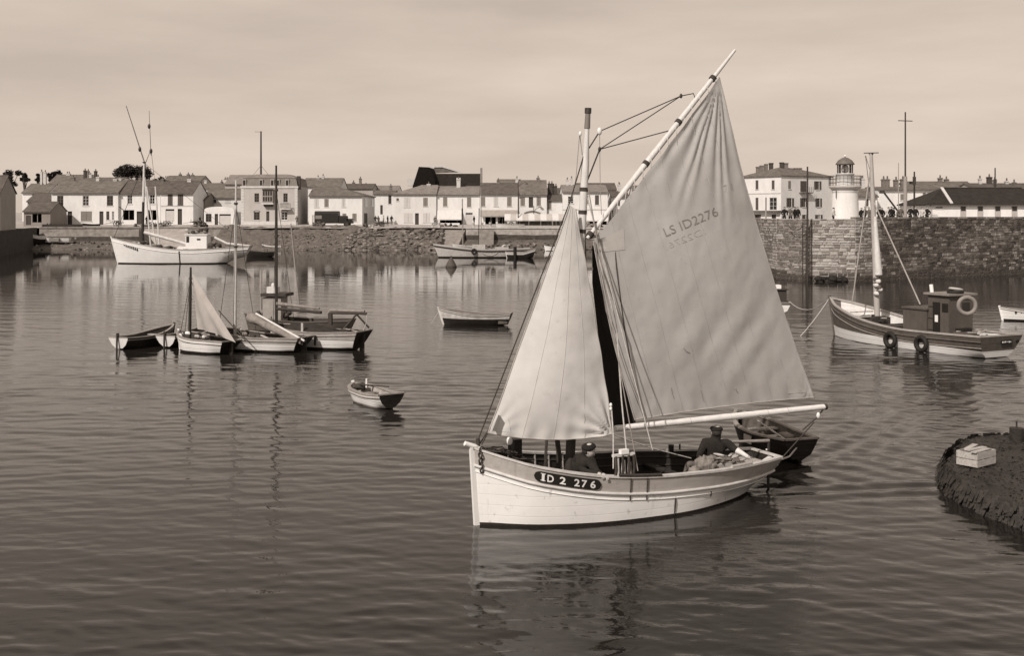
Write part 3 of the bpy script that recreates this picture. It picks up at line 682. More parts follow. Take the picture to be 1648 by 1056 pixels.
# seams between the cloths of the sail
for k in range(1, 8):
    u = k/8
    MB().tube([mainsail_fn(u, v/30)-Vector((0, .004, 0)) for v in range(31)], .004, 4).build('seam', mat('seam_thread', .47, .9), main, False)
for a_, b_ in (((1080, 624), (1085, 642)), ((1128, 628), (1133, 646)), ((1100, 560), (1110, 568)), ((1184, 625), (1188, 632))):
    MB().tube([on_sail(bvh, *a_), on_sail(bvh, (a_[0]+b_[0])/2, (a_[1]+b_[1])/2+2), on_sail(bvh, *b_)], .006, 5).build('reef_point', mat('reef_cord', .33, .9), main, False)
def patch(bv, par, c, m, nm='sail_patch', n=6, lift=.007):
    def fn(u, v):
        a = Vector(c[0]).lerp(Vector(c[1]), u); b = Vector(c[3]).lerp(Vector(c[2]), u); q = a.lerp(b, v); return on_sail(bv, q.x, q.y, lift)
    MB().grid(fn, n, n).build(nm, m, par, False)
patch(bvh, main, ((962, 386), (1004, 368), (1006, 402), (964, 406)), mat('new_cloth', .475, .9, .08, 3)); patch(bvh, main, ((1268, 634), (1298, 632), (1290, 606), (1266, 612)), mat('new_cloth', .62));
bt = MB()
for e in ([mainsail_fn(1, i/40) for i in range(41)], [mainsail_fn(i/40, 0) for i in range(41)], [mainsail_fn(0, i/40) for i in range(41)]): bt.tube(e, .013, 5)
bt.build('bolt_rope', mat('bolt_rope', .38, .9), main, False)
for k in range(15):
    f = (k+.5)/15; p = mainsail_fn(f, 1); q = YA.lerp(YB, lerp(.05, .87, f)); MB().tube([p, q+Vector((0, -.06, .02)), q+Vector((0, .06, .06))], .009, 4).build('lacing', rope_l, main, False)
# jib
A, T, C = fb.px(917, 330, -.12), fb.px(785, 697, -.10), fb.px(986, 699, -.42); K = fb.px(926, 336, -.14)
jbase = coons(A, K, T, C, bot=Vector((0, 0, -.10)), lef=Vector((.02, 0, 0)), rig=Vector((.03, 0, 0)))
def jib_fn(u, v):
    p = jbase(u, v); w = -.22*math.sin(math.pi*u)**.9*(1-v)**.6*math.sin(math.pi*min(1, v*.9+.12))
    d = p-C; an = math.atan2(d.z, -d.x); w += .05*math.exp(-(d.length/.75)**2)*math.sin(an*15+.5)*smooth(d.length/.25)
    d = p-T; an = math.atan2(d.z, d.x); w += .012*math.exp(-(d.length/.5)**2)*math.sin(an*18)
    w += .012*math.exp(-(v/.07)**2)*math.sin(u*40)+.016*math.exp(-((1-u)/.12)**2)*math.sin(v*30)+.03*mnoise.noise(Vector((p.x*1.2, 9, p.z*.8)))+.005*mnoise.noise(Vector((p.x*5, 4, p.z*5)))
    return Vector((p.x, p.y+w, p.z))
jmb = MB().grid(jib_fn, 70, 90); jbv = BVHTree.FromPolygons([Vector(v) for v in jmb.v], jmb.f); jib = jmb.build('jib', mat('jib_cloth', .60, .9, .12, .9, specks=.1), t, False)
patch(jbv, jib, ((792, 694), (822, 696), (818, 674), (802, 668)), mat('jib_patch', .62, .9, .08, 3))
for k in (1, 2, 3): MB().tube([jib_fn(k/4, v/30)-Vector((0, .004, 0)) for v in range(31)], .0035, 4).build('seam', mat('jib_seam', .53, .9), jib, False)
bt = MB()
for e in ([jib_fn(0, i/40) for i in range(41)], [jib_fn(i/40, 0) for i in range(41)], [jib_fn(1, i/40) for i in range(41)]): bt.tube(e, .012, 5)
bt.build('bolt_rope', MATS['bolt_rope'], jib, False)
# narrow strip of dark cloth behind, between jib and mainsail
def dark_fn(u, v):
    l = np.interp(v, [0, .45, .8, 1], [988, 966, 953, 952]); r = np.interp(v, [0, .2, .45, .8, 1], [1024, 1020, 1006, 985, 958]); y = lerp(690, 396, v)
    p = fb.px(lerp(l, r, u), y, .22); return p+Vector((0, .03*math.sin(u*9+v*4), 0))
MB().grid(dark_fn, 10, 40).build('dark_strip', dark_cloth, t, False)
# rigging
bowp = fb.px(767, 714); mh = pm(.88)
line(t, [bowp, fb.px(917, 325, -.05), pm(.9)], .013, rope_d, 'forestay')
line(t, [fb.px(775, 716, -.05), T], .012, rope_d, 'tack_rope'); line(t, [fb.px(770, 718, .1), fb.px(789, 688, -.05)], .012, rope_d, 'tack_rope')
for side in (-1, 1):
    x = 2.72; zc, bc = sh.g(x)
    line(t, [Vector((x, side*(bc-.03), zc+.12)), pm(.84)], .011, mat('wire', .25, .5) if side < 0 else rope_d, 'shroud')
    x2 = 3.05; zc, bc = sh.g(x2); line(t, [Vector((x2, side*(bc-.05), zc+.5)), pm(.80)], .012, rope_l if side < 0 else rope_d, 'shroud')
blk = lambda c, r=.06, m=None: MB().ell(c, (r*.7, r*.5, r), 0, 8, 6).build('block', m or rope_l, t, False)
b1 = fb.px(965, 211, -.05); line(t, [pm(.885), b1], .014, rope_d); blk(b1, .075, white_paint)
b2 = fb.px(1096, 154, -.1); line(t, [b1, b2], .011, rope_d, 'halyard'); b3 = fb.px(965, 240, -.05); line(t, [b3, b2], .011, rope_d, 'halyard'); blk(b2, .05, iron)
line(t, [b2, fb.px(1116, 150, -.1), YA.lerp(YB, .72)], .011, rope_d, 'halyard')
line(t, [b3, YA.lerp(YB, .56)], .011, rope_d, 'halyard'); blk(b3, .05, iron); line(t, [pm(.79), b3], .016, rope_d, 'halyard')
line(t, [b1, fb.px(966, 300, -.05), fb.px(968, 345, -.2)], .007, MATS['wire'], 'halyard')
line(t, [pm(.88)+Vector((-.08, 0, 0)), fb.px(933, 215), fb.px(927, 285), fb.px(921, 320)], .007, MATS['wire'], 'halyard'); blk(fb.px(934, 215), .05, white_paint)
for f in (.79, .73, .68, .62): MB().tube([pm(f-.006), pm(f+.004)], .085, 9).build('mast_band', rope_d, mast, False)
MB().box(pm(.58)+Vector((.02, 0, 0)), (.5, .07, .05)).build('cross_tree', spar, mast, False)
q = on_sail(bvh, 985, 345); line(t, [YA.lerp(YB, .16), on_sail(bvh, 992, 430, .02), on_sail(bvh, 1005, 530, .02), on_sail(bvh, 1020, 610, .02), fb.px(1040, 684, -.16)], .011, rope_d, 'downhaul')
line(t, [fb.px(958, 390, -.18), fb.px(975, 500, -.25), fb.px(1008, 600, -.2), fb.px(1038, 678, -.18)], .008, mat('grey_rope', .22, .9), 'downhaul')
line(t, [fb.px(957, 392, -.12), fb.px(992, 520, -.45), fb.px(1000, 640, -.6), fb.px(1009, 735, -.9)], .016, rope_l, 'halyard_fall')
line(t, [fb.px(984, 655, -.4), fb.px(987, 700, -.6), fb.px(987, 755, -.95)], .013, rope_l, 'jib_sheet'); line(t, [C, fb.px(1003, 706, -.3), fb.px(1050, 722, -.1), fb.px(1112, 738, 0)], .012, rope_l, 'jib_sheet')
for py in (652, 658): MB().ell(fb.px(983, py, -.42), (.03, .03, .04), 0, 7, 5).build('cringle', white_paint, jib, False)
line(t, [BB, fb.px(1315, 672, 0), fb.px(1292, 692, .05)], .016, rope_d, 'mainsheet'); blk(fb.px(1317, 669, -.02), .07, white_paint)
line(t, [fb.px(1310, 680), fb.px(1258, 738, .1), fb.px(1215, 742, .1)], .014, rope_d, 'mainsheet')
# fittings
MB().tube([fb.px(748, 714), fb.px(772, 722)], [.045, .05], 8).build('bow_roller', white_paint, t, False)
MB().tube([fb.px(769, 706), fb.px(770, 735)], .04, 8).build('stem_iron', iron, t, False)
cn = MB()
for i, (a, b_) in enumerate(((775, 724), (773, 733), (774, 742), (774, 750), (776, 757))): cn.torus(fb.px(a, b_, -.14), .05, .017, Matrix.Rotation(R(80*(i % 2)+20), 3, 'Z'), 10, 5)
cn.build('anchor_chain', iron, t, False)
cl = MB()
for k in range(16):
    f = k/15; c = fb.px(lerp(778, 832, f), lerp(722, 741, f)-5*math.sin(f*3.1), random.uniform(-.05, .25)); cl.tube([c, c+Vector((random.uniform(.1, .25), random.uniform(-.12, .12), random.uniform(-.05, .04))), c+Vector((random.uniform(.2, .35), random.uniform(-.2, .2), -.03))], .014, 5)
cl.build('rope_coil', rope_d, t, False)
MB().tube([fb.px(821, 742, .2), fb.px(820, 714, .2)], .035, 8).build('bitt', spar_dark, t, False)
MB().ell(fb.px(820, 710, .2), (.058, .058, .085), 0, 10, 8).build('bitt_head', white_paint, t, False)
MB().box(fb.px(831, 728, .25), (.16, .16, .5)).build('stove_pipe', black_paint, t, False)
c0 = fb.px(888, 738, .3)
for dx in (-.16, .16): MB().tube([c0+Vector((dx, 0, -.45)), c0+Vector((dx*.7, 0, .38))], .03, 7).build('pump_post', wood, t, False)
MB().tube([c0+Vector((.12, 0, .35)), c0+Vector((.17, 0, -.05)), c0+Vector((.1, .0, -.35))], .05, 7).build('hanging_block', iron, t, False)
# lanyards and deadeyes by the shroud
g0 = fb.px(1001, 765, -1.12)
for dx, h_, m in ((-.10, .40, spar), (.03, .34, spar), (.16, .28, wood)):
    MB().tube([g0+Vector((dx, 0, -.05)), g0+Vector((dx, 0, h_*.8))], [.05, .035], 8).build('deadeye_post', m, t, False)
MB().box(g0+Vector((.03, 0, .37)), (.46, .06, .05)).build('pin_rail', spar, t, False)
MB().box(g0+Vector((.04, 0, .43)), (.16, .1, .08)).build('cleat', white_paint, t, False)
for dx in (-.15, .0, .13, .24): MB().tube([g0+Vector((dx, -.02, .36)), g0+Vector((dx+.01, -.03, .12)), g0+Vector((dx, -.02, .0))], .028, 6).build('belaying_pin', iron, t, False)
MB().tube([sh.pt(x, sh.at(x, sh.zg)+.05, -1, .02) for x in (2.3, 2.6, 2.9, 3.2)], .03, 6).build('chain_plate', wood_dark, t, False)
MB().tube([sh.pt(x, sh.at(x, sh.zg)+.05, -1, -.02) for x in (5.0, 5.3, 5.6)], .035, 6).build('fairlead', topm, t, False)
for x in (2.55, 2.9): MB().tube([sh.pt(x, sh.at(x, sh.zg)-d, -1, .02) for d in (.0, .25, .42)], .013, 5).build('chain_plate', iron, t, False)
for x, r0, r1 in ((3.55, .40, .75), (4.45, .38, .48)):
    MB().tube([sh.pt(x, sh.at(x, sh.zg)-lerp(r0, r1, i/4), -1, .006) for i in range(5)], [.012, .02, .018, .014, .006], 5).build('scupper', mat('rust_stain', .04, .9), t, False)
# stern gear
MB().box(fb.px(1160, 750, -.45)+Vector((0, 0, .0)), (.52, .4, .16)).build('fish_box', pale_wood, t, False)
fs_ = MB()
for i in range(26):
    c = fb.px(1160, 742, -.45)+Vector((random.uniform(-.26, .55), random.uniform(-.2, .2), random.uniform(-.02, .08))); fs_.ell(c, (.15, .035, .025), (i % 3) > 0, 7, 5, Matrix.Rotation(random.random()*3, 3, 'Z'), nz=.3)
fs_.build('catch', [mat('fish', .42, .3, .3, 9), mat('net_dark', .12, .9, .4, 12)], t, False)
MB().ell(fb.px(1134, 754, -.55), (.22, .18, .24), 0, 22, 16, nz=.55).build('canvas_bundle', mat('trouser_canvas', .20, .95, .3, 9, .8, 20), t, False)
MB().ell(fb.px(1118, 762, -.7), (.13, .13, .14), 0, 12, 8, nz=.5).build('canvas_bundle', net_m, t, False)
MB().tube([fb.px(1228, 752, -.2), fb.px(1244, 742, -.15), fb.px(1248, 738, -.1)], [.13, .14, .05], 10).build('stern_canvas', mat('pale_canvas', .62, .9, .1, 5), t, False)
MB().tube([Vector((6.7, 0, -.4)), Vector((6.72, 0, .95))], .03, 7).build('rudder_stock', spar_dark, t, False)
MB().box((6.78, 0, -.42), (.3, .05, .9)).build('rudder', bottom, t, False)
MB().tube([Vector((6.72, 0, .93)), Vector((5.75, -.02, 1.0))], [.035, .025], 7).build('tiller', wood, t, False)
MB().tube([fb.px(1080, 726, .95), fb.px(1080, 716, .95)], .06, 7).build('thole_pin', black_paint, t, False); MB().tube([fb.px(1094, 724, .9), fb.px(1094, 715, .9)], .02, 6).build('thole_pin', black_paint, t, False)
# number plate
xa = [fb.px(869, 766, -.95).x, fb.px(966, 778, -1.1).x]
def plate_pt(f, h, lift): # h 0..1 upward
    x = lerp(xa[0], xa[1], f); z = sh.at(x, sh.zg)-.05-.20*(1-h); return sh.pt(x, z, -1, lift)
pl = MB()
def pfn(u, v):
    ex = min(u, 1-u)/.10; k = 1 if ex >= 1 else math.sqrt(max(0, 1-(1-ex)**2)); return plate_pt(u, .5+(v-.5)*max(.02, k), .030)
pl.grid(pfn, 60, 6)
plate = pl.build('number_plate', black_paint, t, False)
def plate_text(s, f0, f1, hb, ht):
    vs, fs, x0, x1 = text_geo(s, 1, .024)
    MB().add([plate_pt(lerp(f0, f1, (v.x-x0)/(x1-x0)), lerp(hb, ht, v.y/.72), .037) for v in vs], fs).build('number', mat('number_white', .72, .5), plate, False)
for s_, a_, b_ in (('I', .10, .135), ('D', .175, .265), ('2', .35, .44), ('2', .565, .65), ('7', .68, .765), ('6', .82, .905)): plate_text(s_, a_, b_, .17, .83)
for hh in (.17, .79):
    MB().add([plate_pt(.085, hh, .0372), plate_pt(.15, hh, .0372), plate_pt(.15, hh+.07, .0372), plate_pt(.085, hh+.07, .0372)], [(0, 1, 2, 3)]).build('number_serif', MATS['number_white'], plate, False)

# ---- dinghy towed astern
fd_ = Frame(WP(1190, 709), (WP(1275, 742)-WP(1190, 709))); Ld = 2.5
t = thing('dinghy', 'dark tarred dinghy with pale thwarts towed behind the sailing boat', 'dinghy', fd_.O, fd_.rz)
sh = std_shape(2.75, 1.25, .72, .52, .56, .2, .68, .45, .05, .15, .1)
hull_parts(sh, t, [hull_dark, hull_dark, bottom], [('g', 0, 0), ('g', .12, 0), ('a', .2, 1), ('a', .04, 2), ('a', -.05, 2), ('k', 1, 2)], cap_m=wood, inner=mat('dinghy_inside', .10, .7, .4, 5), floor_z=.09)
for x in (.9, 1.6, 2.35): thwart(sh, t, x, .12, .22, pale_wood)
MB().box((1.5, -.62, .36), (.34, .02, .2)).build('patch_board', mat('patch_paint', .4, .7), t, False)
MB().tube([Vector((2.5, -.2, .5)), Vector((.7, .1, .62))], .022, 6).build('oar', pale_wood, t, False); MB().ell((1.9, .15, .45), (.22, .16, .1), 0, 9, 6, nz=.4).build('net_heap', net_m, t, False)
stern_p = fb.O+fb.u*6.66+Vector((0, 0, .75)); tr_p = fd_.O+fd_.u*2.7+Vector((0, 0, .4))
mb = MB().tube([stern_p, stern_p.lerp(tr_p, .3)-Vector((0, 0, .28)), stern_p.lerp(tr_p, .7)-Vector((0, 0, .22)), tr_p], .02, 6); tag(mb.build('tow_rope', rope_l), 'pale rope looping from the sailing boat stern to the dark dinghy', 'rope')

# ---- right hand trawler
ft = Frame((15.15, 52.4, 0), (4.05, -8.1))
t = thing('motor_trawler', 'grey and white motor trawler with wheelhouse, tyres and lifebuoy, right side', 'fishing boat', ft.O, ft.rz)
sh = std_shape(9.05, 2.75, 1.72, .80, .86, .9, .86, .42, -.08, .35, .25, .28, 1.1)
hull_parts(sh, t, [hull_mid, hull_clean, bottom], [('g', 0, 0), ('g', .2, 0), ('g', .42, 0), ('L', (.50, .27), 1), ('a', .2, 1), ('a', .015, 2), ('a', -.08, 2), ('k', .4, 2), ('k', 1, 2)],
    cap_m=mat('trawler_cap', .34, .6, .2), cap_w=.12, cap_h=.06, inner=mat('bulwark_white', .62, .6, .15, 3, planks=.2), deck=.38, strakes=((.2, .028, hull_mid), (.46, .02, wood)))
stem_post(sh, t, hull_mid, .12, .12)
for dx, nm in ((2.0, 'hatch'), (3.5, 'fish_hold')):
    zg, bg = sh.g(dx+.4); MB().box((dx+.4, 0, zg-.22), (1.0, 1.1, .3)).build(nm, wood_dark, t, False)
for i in range(10):
    x = random.uniform(.9, 4.2); zg, bg = sh.g(x); MB().bar((x, random.uniform(-.6, .6), zg-.25), (x+random.uniform(.6, 1.4), random.uniform(-.6, .6), zg-.12), .12, .05).build('loose_plank', random.choice((wood, wood_dark, pale_wood)), t, False)
z0 = sh.g(5.4)[0]-.36; cab = mat('wheelhouse_paint', .085, .6, .15, 2, planks=.22, plankaxis='X'); cabd = mat('wheelhouse_side', .15, .6, .15, 2)
MB().box((5.55, 0, z0+.62), (1.3, 1.5, 1.24)).box((5.55, 0, z0+1.27), (1.4, 1.62, .07)).build('engine_casing', cab, t, False)
wx, wz = 6.75, z0+.95
wh = MB(); wh.box((wx, 0, wz), (1.1, 1.35, 1.9)); who = wh.build('wheelhouse', cab, t, False)
MB().box((wx, 0, wz+.99), (1.36, 1.62, .08)).build('roof', mat('wheelhouse_roof', .22, .6), who, False)
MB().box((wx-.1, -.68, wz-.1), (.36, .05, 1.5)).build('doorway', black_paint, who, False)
MB().box((wx-.08, -.70, wz-.02), (.16, .03, .28)).build('paper', white_paint, who, False)
MB().box((wx+.35, -.685, wz+.45), (.3, .03, .35)).build('window', glass, who, False)
MB().box((wx+.56, .28, wz+.45), (.03, .4, .4)).build('window', glass, who, False)
for k in range(3): MB().box((wx-.40, -.69, wz-.5+.48*k), (.25, .03, .03)).build('batten', wood_dark, who, False)
MB().tube([(wx-.55, -.45, wz+1.0), (wx-.6, -.45, wz+1.35)], .08, 8).build('horn', white_paint, who, False)
Mb = ft.rz
lb = ft.px(1560, 491, -.45); MB().torus(lb+Vector((.15, -.3, 0)), .33, .085, Matrix.Rotation(R(58), 3, 'Z'), 24, 8).build('lifebuoy', mat('buoy_canvas', .22, .7), t, False)
MB().torus(Vector((wx+.35, -.1, wz+1.08)), .27, .07, Matrix.Rotation(R(90), 3, 'X'), 20, 7).build('spare_tyre', rubber, t, False)
MB().torus(Vector((wx+.36, -.08, wz+1.2)), .24, .05, Matrix.Rotation(R(80), 3, 'X'), 20, 7).build('rope_coil', rope_l, t, False)
for i in range(9):
    x = 7.6+random.uniform(0, 1.1); MB().bar((x, random.uniform(-.9, .2), sh.g(x)[0]+.02+random.uniform(0, .1)), (x+random.uniform(-.5, .3), random.uniform(-.2, 1), sh.g(x)[0]+.08), .1, .05).build('loose_board', random.choice((wood, wood_dark, pale_wood)), t, False)
MB().box((8.0, -.5, .75), (.8, .6, .35)).build('stern_locker', cab, t, False); MB().box((7.7, -.3, .95), (.4, .5, .16)).build('dark_net', black_paint, t, False)
m0 = ft.px(1412, 515); m1 = ft.px(1402, 247)
mst = MB().tube([m0, m0.lerp(m1, .6), m1], [.13, .12, .07], 10).build('mast', mat('trawler_mast', .38, .5, .1), t, False)
MB().tube([m1-Vector((.1, 0, 0)), m1+Vector((.1, 0, 0))], .05, 7).build('masthead', iron, mst, False); MB().bar(m1+Vector((-.25, -.2, .03)), m1+Vector((.25, .2, .03)), .04, .04).build('mast_arm', iron, mst, False)
MB().tube([m0.lerp(m1, .27)+Vector((.18, 0, 0)), m0.lerp(m1, .62)+Vector((.10, 0, 0))], [.17, .07], 9).build('furled_sail', mat('furled_canvas', .6, .9, .15, 5), mst, False)
nb = MB()
for k in range(8): nb.ell(m0.lerp(m1, .16+.012*k)+Vector((random.uniform(.0, .25), random.uniform(-.15, .15), 0)), (.13, .13, .1), k % 2, 8, 6, nz=.3)
nb.build('rope_bundle', [mat('pale_bundle', .6, .9), mat('dark_bundle', .1, .9)], mst, False)
line(t, [ft.px(1372, 484, -.7), m0.lerp(m1, .95)], .035, mat('stay', .32, .8), 'stay'); line(t, [ft.px(1481, 490, -.1), m0.lerp(m1, .72)], .035, MATS['stay'], 'stay')
line(t, [m0.lerp(m1, .86)+Vector((0, 0, 0)), m0.lerp(m1, .99)+Vector((-.35, 0, 0)), m0.lerp(m1, .5)], .018, MATS['stay'], 'halyard')
for px in (1432, 1481):
    p = ft.px(px, 566, -1.4); g = sh.b(p.x, .35)+.13; tyre(t, Vector((p.x, -g, .34)), .27, .10); line(t, [Vector((p.x, -g, .6)), Vector((p.x, -g+.1, sh.g(p.x)[0]))], .02, rope_d)
tx = sh.L; zt_ = .62
MB().box((sh.xs(tx, zt_)+.02, .32, zt_), (.03, .62, .16)).build('name_board', black_paint, t, False)
for k in range(7): MB().box((sh.xs(tx, zt_)+.04, .09+k*.075, zt_+random.uniform(-.01, .01)), (.012, random.uniform(.02, .05), random.uniform(.03, .07))).build('name_letter', MATS['number_white'], t, False)
MB().tube([(sh.xs(tx, zt_), .95, zt_), (sh.xs(tx, zt_)+.06, .95, zt_)], .07, 10).build('exhaust', black_paint, t, False)
bw_ = ft.O+ft.u*(-.4)+Vector((0, 0, 1.72))
mb = MB().tube(sag(bw_, P(1271, 486, 62), .5), .022, 5).tube(sag(bw_, WP(1285, 541)+Vector((0, 0, -.1)), .1), .022, 5); tag(mb.build('mooring_lines', rope_l), 'slack mooring lines running from the trawler bow to the left', 'rope')

# ---- generic small open boats
def small_boat(label, O, u, L, B, zb, zm, zs, mats, rows, name='rowing_boat', cat='rowing boat', group=None, thw=(.3, .55, .8), inner=None, cap=None, tr=.62, rake=.15, trk=.08, draft=.22, thw_m=None, transom_m=None, fine=.45):
    fr = Frame(O, u); t = thing(name, label, cat, fr.O, fr.rz, group); sh = std_shape(L, B, zb, zm, zs, draft, tr, fine, .04, rake, trk)
    hull_parts(sh, t, mats, rows, cap_m=cap or wood, inner=inner or mats[0], floor_z=.09, transom_m=transom_m, strakes=((.08, .02, cap or wood),))
    for f in thw: thwart(sh, t, f*L, .14, .2, thw_m or wood)
    stem_post(sh, t, cap or mats[0], .08, .06)
    return t, sh, fr
RW = [('g', 0, 0), ('g', .14, 0), ('a', .2, 1), ('a', .06, 2), ('a', -.05, 2), ('k', 1, 2)]
a_ = R(-56); O = WP(572, 642)
t, sh, fr = small_boat('small white pram dinghy with dark transom floating alone on the water', O, (math.cos(a_), math.sin(a_)), 2.3, .98, .46, .37, .45, [hull_clean, hull_clean, hull_tan], RW, 'dinghy', 'dinghy', inner=mat('pram_inside', .34, .7, .3, 4), transom_m=[hull_dark, hull_dark, bottom], tr=.85, fine=.3)
MB().ell((.35, .0, .42), (.2, .22, .12), 0, 9, 6, nz=.4).build('net_heap', wood_dark, t, False); MB().tube([Vector((.4, -.1, .5)), Vector((2.0, .1, .62))], .022, 6).build('oar', wood_dark, t, False)
MB().tube([Vector((.55, .1, .4)), Vector((.56, .1, .68))], .03, 7).build('thole_post', white_paint, t, False)
a_ = R(-10); O = WP(714, 522)
t, sh, fr = small_boat('slender pale rowing boat with raked dark stern floating mid harbour', O, (math.cos(a_), math.sin(a_)), 3.35, 1.2, .82, .55, .62, [mat('worn_white', .52, .6, .3, 3, streak=.6), mat('worn_white', .52), bottom], [('g', 0, 0), ('g', .14, 0), ('a', .40, 1), ('a', .33, 2), ('a', -.05, 2), ('k', 1, 2)], inner=mat('rowboat_inside', .2, .8, .4, 5), transom_m=[hull_dark, hull_dark, bottom], trk=.22, rake=.25)
line(t, [Vector((-.2, 0, .75)), Vector((-.7, 0, -.05))], .015, rope_l)
O = WP(1614, 516); t, sh, fr = small_boat('white rowing boat half out of frame beyond the trawler stern', O, (.97, -.2), 3.2, 1.2, .72, .5, .55, [hull_clean, hull_clean, bottom], [('g', 0, 0), ('g', .14, 0), ('a', .14, 1), ('a', .1, 2), ('a', -.05, 2), ('k', 1, 2)], inner=MATS['pram_inside'])
for k in range(4): MB().box((.55+.28*k, -.43-.04*k, .50), (.1, .05, .1)).build('oar_port', black_paint, t, False)
# boat half hidden by the big sail
O = WP(1254, 508)+Vector((.1, 4.2, 0))
t, sh, fr = small_boat('moored boat with dark cabin and white stern just right of the big sail', O, (-.05, -1), 4.6, 1.6, 1.0, .72, .74, [hull_mid, hull_clean, bottom], [('g', 0, 0), ('g', .1, 0), ('a', .62, 1), ('a', .3, 1), ('a', .03, 2), ('k', 1, 2)], 'moored_boat', 'boat', inner=wood_dark, tr=.85)
MB().box((3.4, 0, 1.05), (1.3, 1.1, .75)).box((3.4, 0, 1.45), (1.5, 1.3, .06)).build('cuddy', wood_dark, t, False); MB().box((3.5, .05, 1.58), (.6, .5, .2)).build('folded_sail', white_paint, t, False)
mb = P(1243, 400, 118); tp = thing('mooring_post', 'thin grey wooden post rising from the lower quay beside the jetty', 'post', (mb.x, mb.y+3, 2.4)); MB().tube([(mb.x, mb.y+3, 2.2), (mb.x, mb.y+3, 7.5)], .09, 7).build('shaft', wood, tp)
MB().box((mb.x, mb.y+3, 4.35), (1.6, .12, .12)).build('cross_arm', wood_dark, tp)

# ---- cluster of boats moored together on the left
CL = 'boats moored together in a cluster'
pale_tr = [mat('transom_paint', .66, .6, .12, 4), MATS['transom_paint'], bottom]
for lab, (x, y), bx, L in (('leftmost dark rowing boat of the cluster with pale double lobed stern', (192, 563), (272, 526), 3.4), ('dark rowing boat with pale stern between its neighbour and the little white sloop', (268, 560), (318, 529), 3.4)):
    st = WP(x, y); u = Vector((-.36, -.93, 0)).normalized(); bo = st-u*L
    t, sh, fr = small_boat(lab, bo, u, L, 1.15, .74, .45, .50, [hull_dark, hull_dark, bottom], RW, group=CL, inner=mat('tarry_inside', .05, .8, .4, 5), transom_m=pale_tr, tr=.88, fine=.5, thw_m=pale_wood)
    tx = sh.xs(L, .5); MB().tube([(tx+.06, 0, .62), (tx+.08, 0, -.1)], .04, 6).build('rudder_stock', wood_dark, t, False)
    MB().box((tx+.02, 0, .62), (.05, .12, .16)).build('sculling_notch', hull_dark, t, False)
def sloop(label, bow_px, L, B, ang, zb, zm, zs, band, mast_px, mast_m, hl=hull_clean, **k):
    a = R(ang); u = Vector((math.cos(a), math.sin(a), 0)); O = WP(*bow_px); fr = Frame(O, u)
    t = thing('sailing_boat', label, 'sailing boat', O, fr.rz, CL); sh = std_shape(L, B, zb, zm, zs, .4, .72, .42, -.03, .1, .42, .3, 1.1)
    hull_parts(sh, t, [band, hl, bottom], [('g', 0, 0), ('g', .12, 0), ('a', lerp(.1, zm, k.get('split', .5)), 1), ('a', .15, 1), ('a', .09, 2), ('a', -.06, 2), ('k', 1, 2)], cap_m=wood, inner=MATS['tarry_inside'], floor_z=.1, transom_m=[hull_dark, hull_dark, bottom], strakes=((.12, .02, wood),))
    stem_post(sh, t, band, .1, .07)
    for f in (.3, .55, .8): thwart(sh, t, f*L, .16, .2, wood)
    tx = sh.xs(L, .3); MB().box((tx+.12, 0, .2), (.22, .05, .9)).build('rudder', hull_dark, t, False); MB().tube([(tx+.1, 0, .72), (tx-.8, .05, .85)], .03, 6).build('tiller', wood, t, False)
    (x0, y0), (x1, y1) = mast_px; m0 = fr.px(x0, y0); m0.z = .1; m1 = fr.px(x1, y1)
    mo = MB().tube([m0, m0.lerp(m1, .7), m1], [.07, .06, .04], 8).build('mast', mast_m, t, False)
    for f in (.86, .6): MB().tube([m0.lerp(m1, f-.006), m0.lerp(m1, f+.006)], .085, 8).build('mast_band', iron, mo, False)
    for s in (-1, 1):
        g = sh.g(m0.x+.5); line(t, [Vector((m0.x+.5, s*(g[1]-.03), g[0])), m0.lerp(m1, .86)], .012, rope_d, 'shroud')
    line(t, [Vector((0, 0, zb)), m0.lerp(m1, .86)], .012, rope_d, 'forestay')
    return t, sh, fr, m0, m1
t, sh, fr, m0, m1 = sloop('black masted open boat with dark tarpaulin, rightmost of the cluster', (440, 555), 4.2, 1.8, -24, .92, .70, .78, hull_grey, ((445, 530), (444.5, 266)), spar_dark)
def tarp(u, v):
    x = lerp(1.1, 3.9, u); zg, bg = sh.g(x); y = lerp(-1, 1, v)*(bg-.05); return Vector((x, y, zg+.02+(.30-.16*u)*(1-(2*v-1)**2)*math.sin(math.pi*min(1, u*1.3+.15))**.5+.05*mnoise.noise(Vector((x*3, y*3, 0)))))
MB().grid(tarp, 18, 12).build('tarpaulin', mat('tarpaulin', .03, .8, .3, 4), t, False)
ba, bb = fr.px(446, 497), fr.px(517, 503); MB().tube([ba, bb], .07, 7).build('boom', wood_dark, t, False); MB().tube([ba+Vector((0, 0, .22)), bb+Vector((-.1, 0, .16))], [.09, .05], 8).build('furled_sail', mat('furled_tan', .22, .9, .3, 6), t, False)
ca, cb = fr.px(530, 504), fr.px(590, 505); MB().tube([ca, cb], .05, 7).build('spare_spar', wood_dark, t, False); MB().tube([ca+Vector((.05, 0, .12)), cb+Vector((-.1, 0, .09))], .06, 7).build('rolled_canvas', MATS['furled_tan'], t, False)
cc = fr.px(574, 506)
for dx, dy in ((-.42, -.3), (.42, .3)): MB().tube([cc, Vector((cc.x+dx, dy, .9))], .045, 6).build('crutch_leg', wood_dark, t, False)
MB().box(ca+Vector((.05, 0, -.25)), (.18, .1, .5)).build('hanging_cloth', wood_dark, t, False); MB().tube([cb, cb+Vector((.0, 0, -.35)), cb+Vector((-.25, 0, -.95))], .014, 5).build('rope', rope_l, t, False)
MB().box(fr.px(504, 525)+Vector((0, -.8, 0)), (.1, .06, .4)).build('fender', pale_wood, t, False); MB().tube([fr.px(507, 540, -.9), fr.px(507, 556, -.9)], .05, 7).build('fender', spar_dark, t, False)
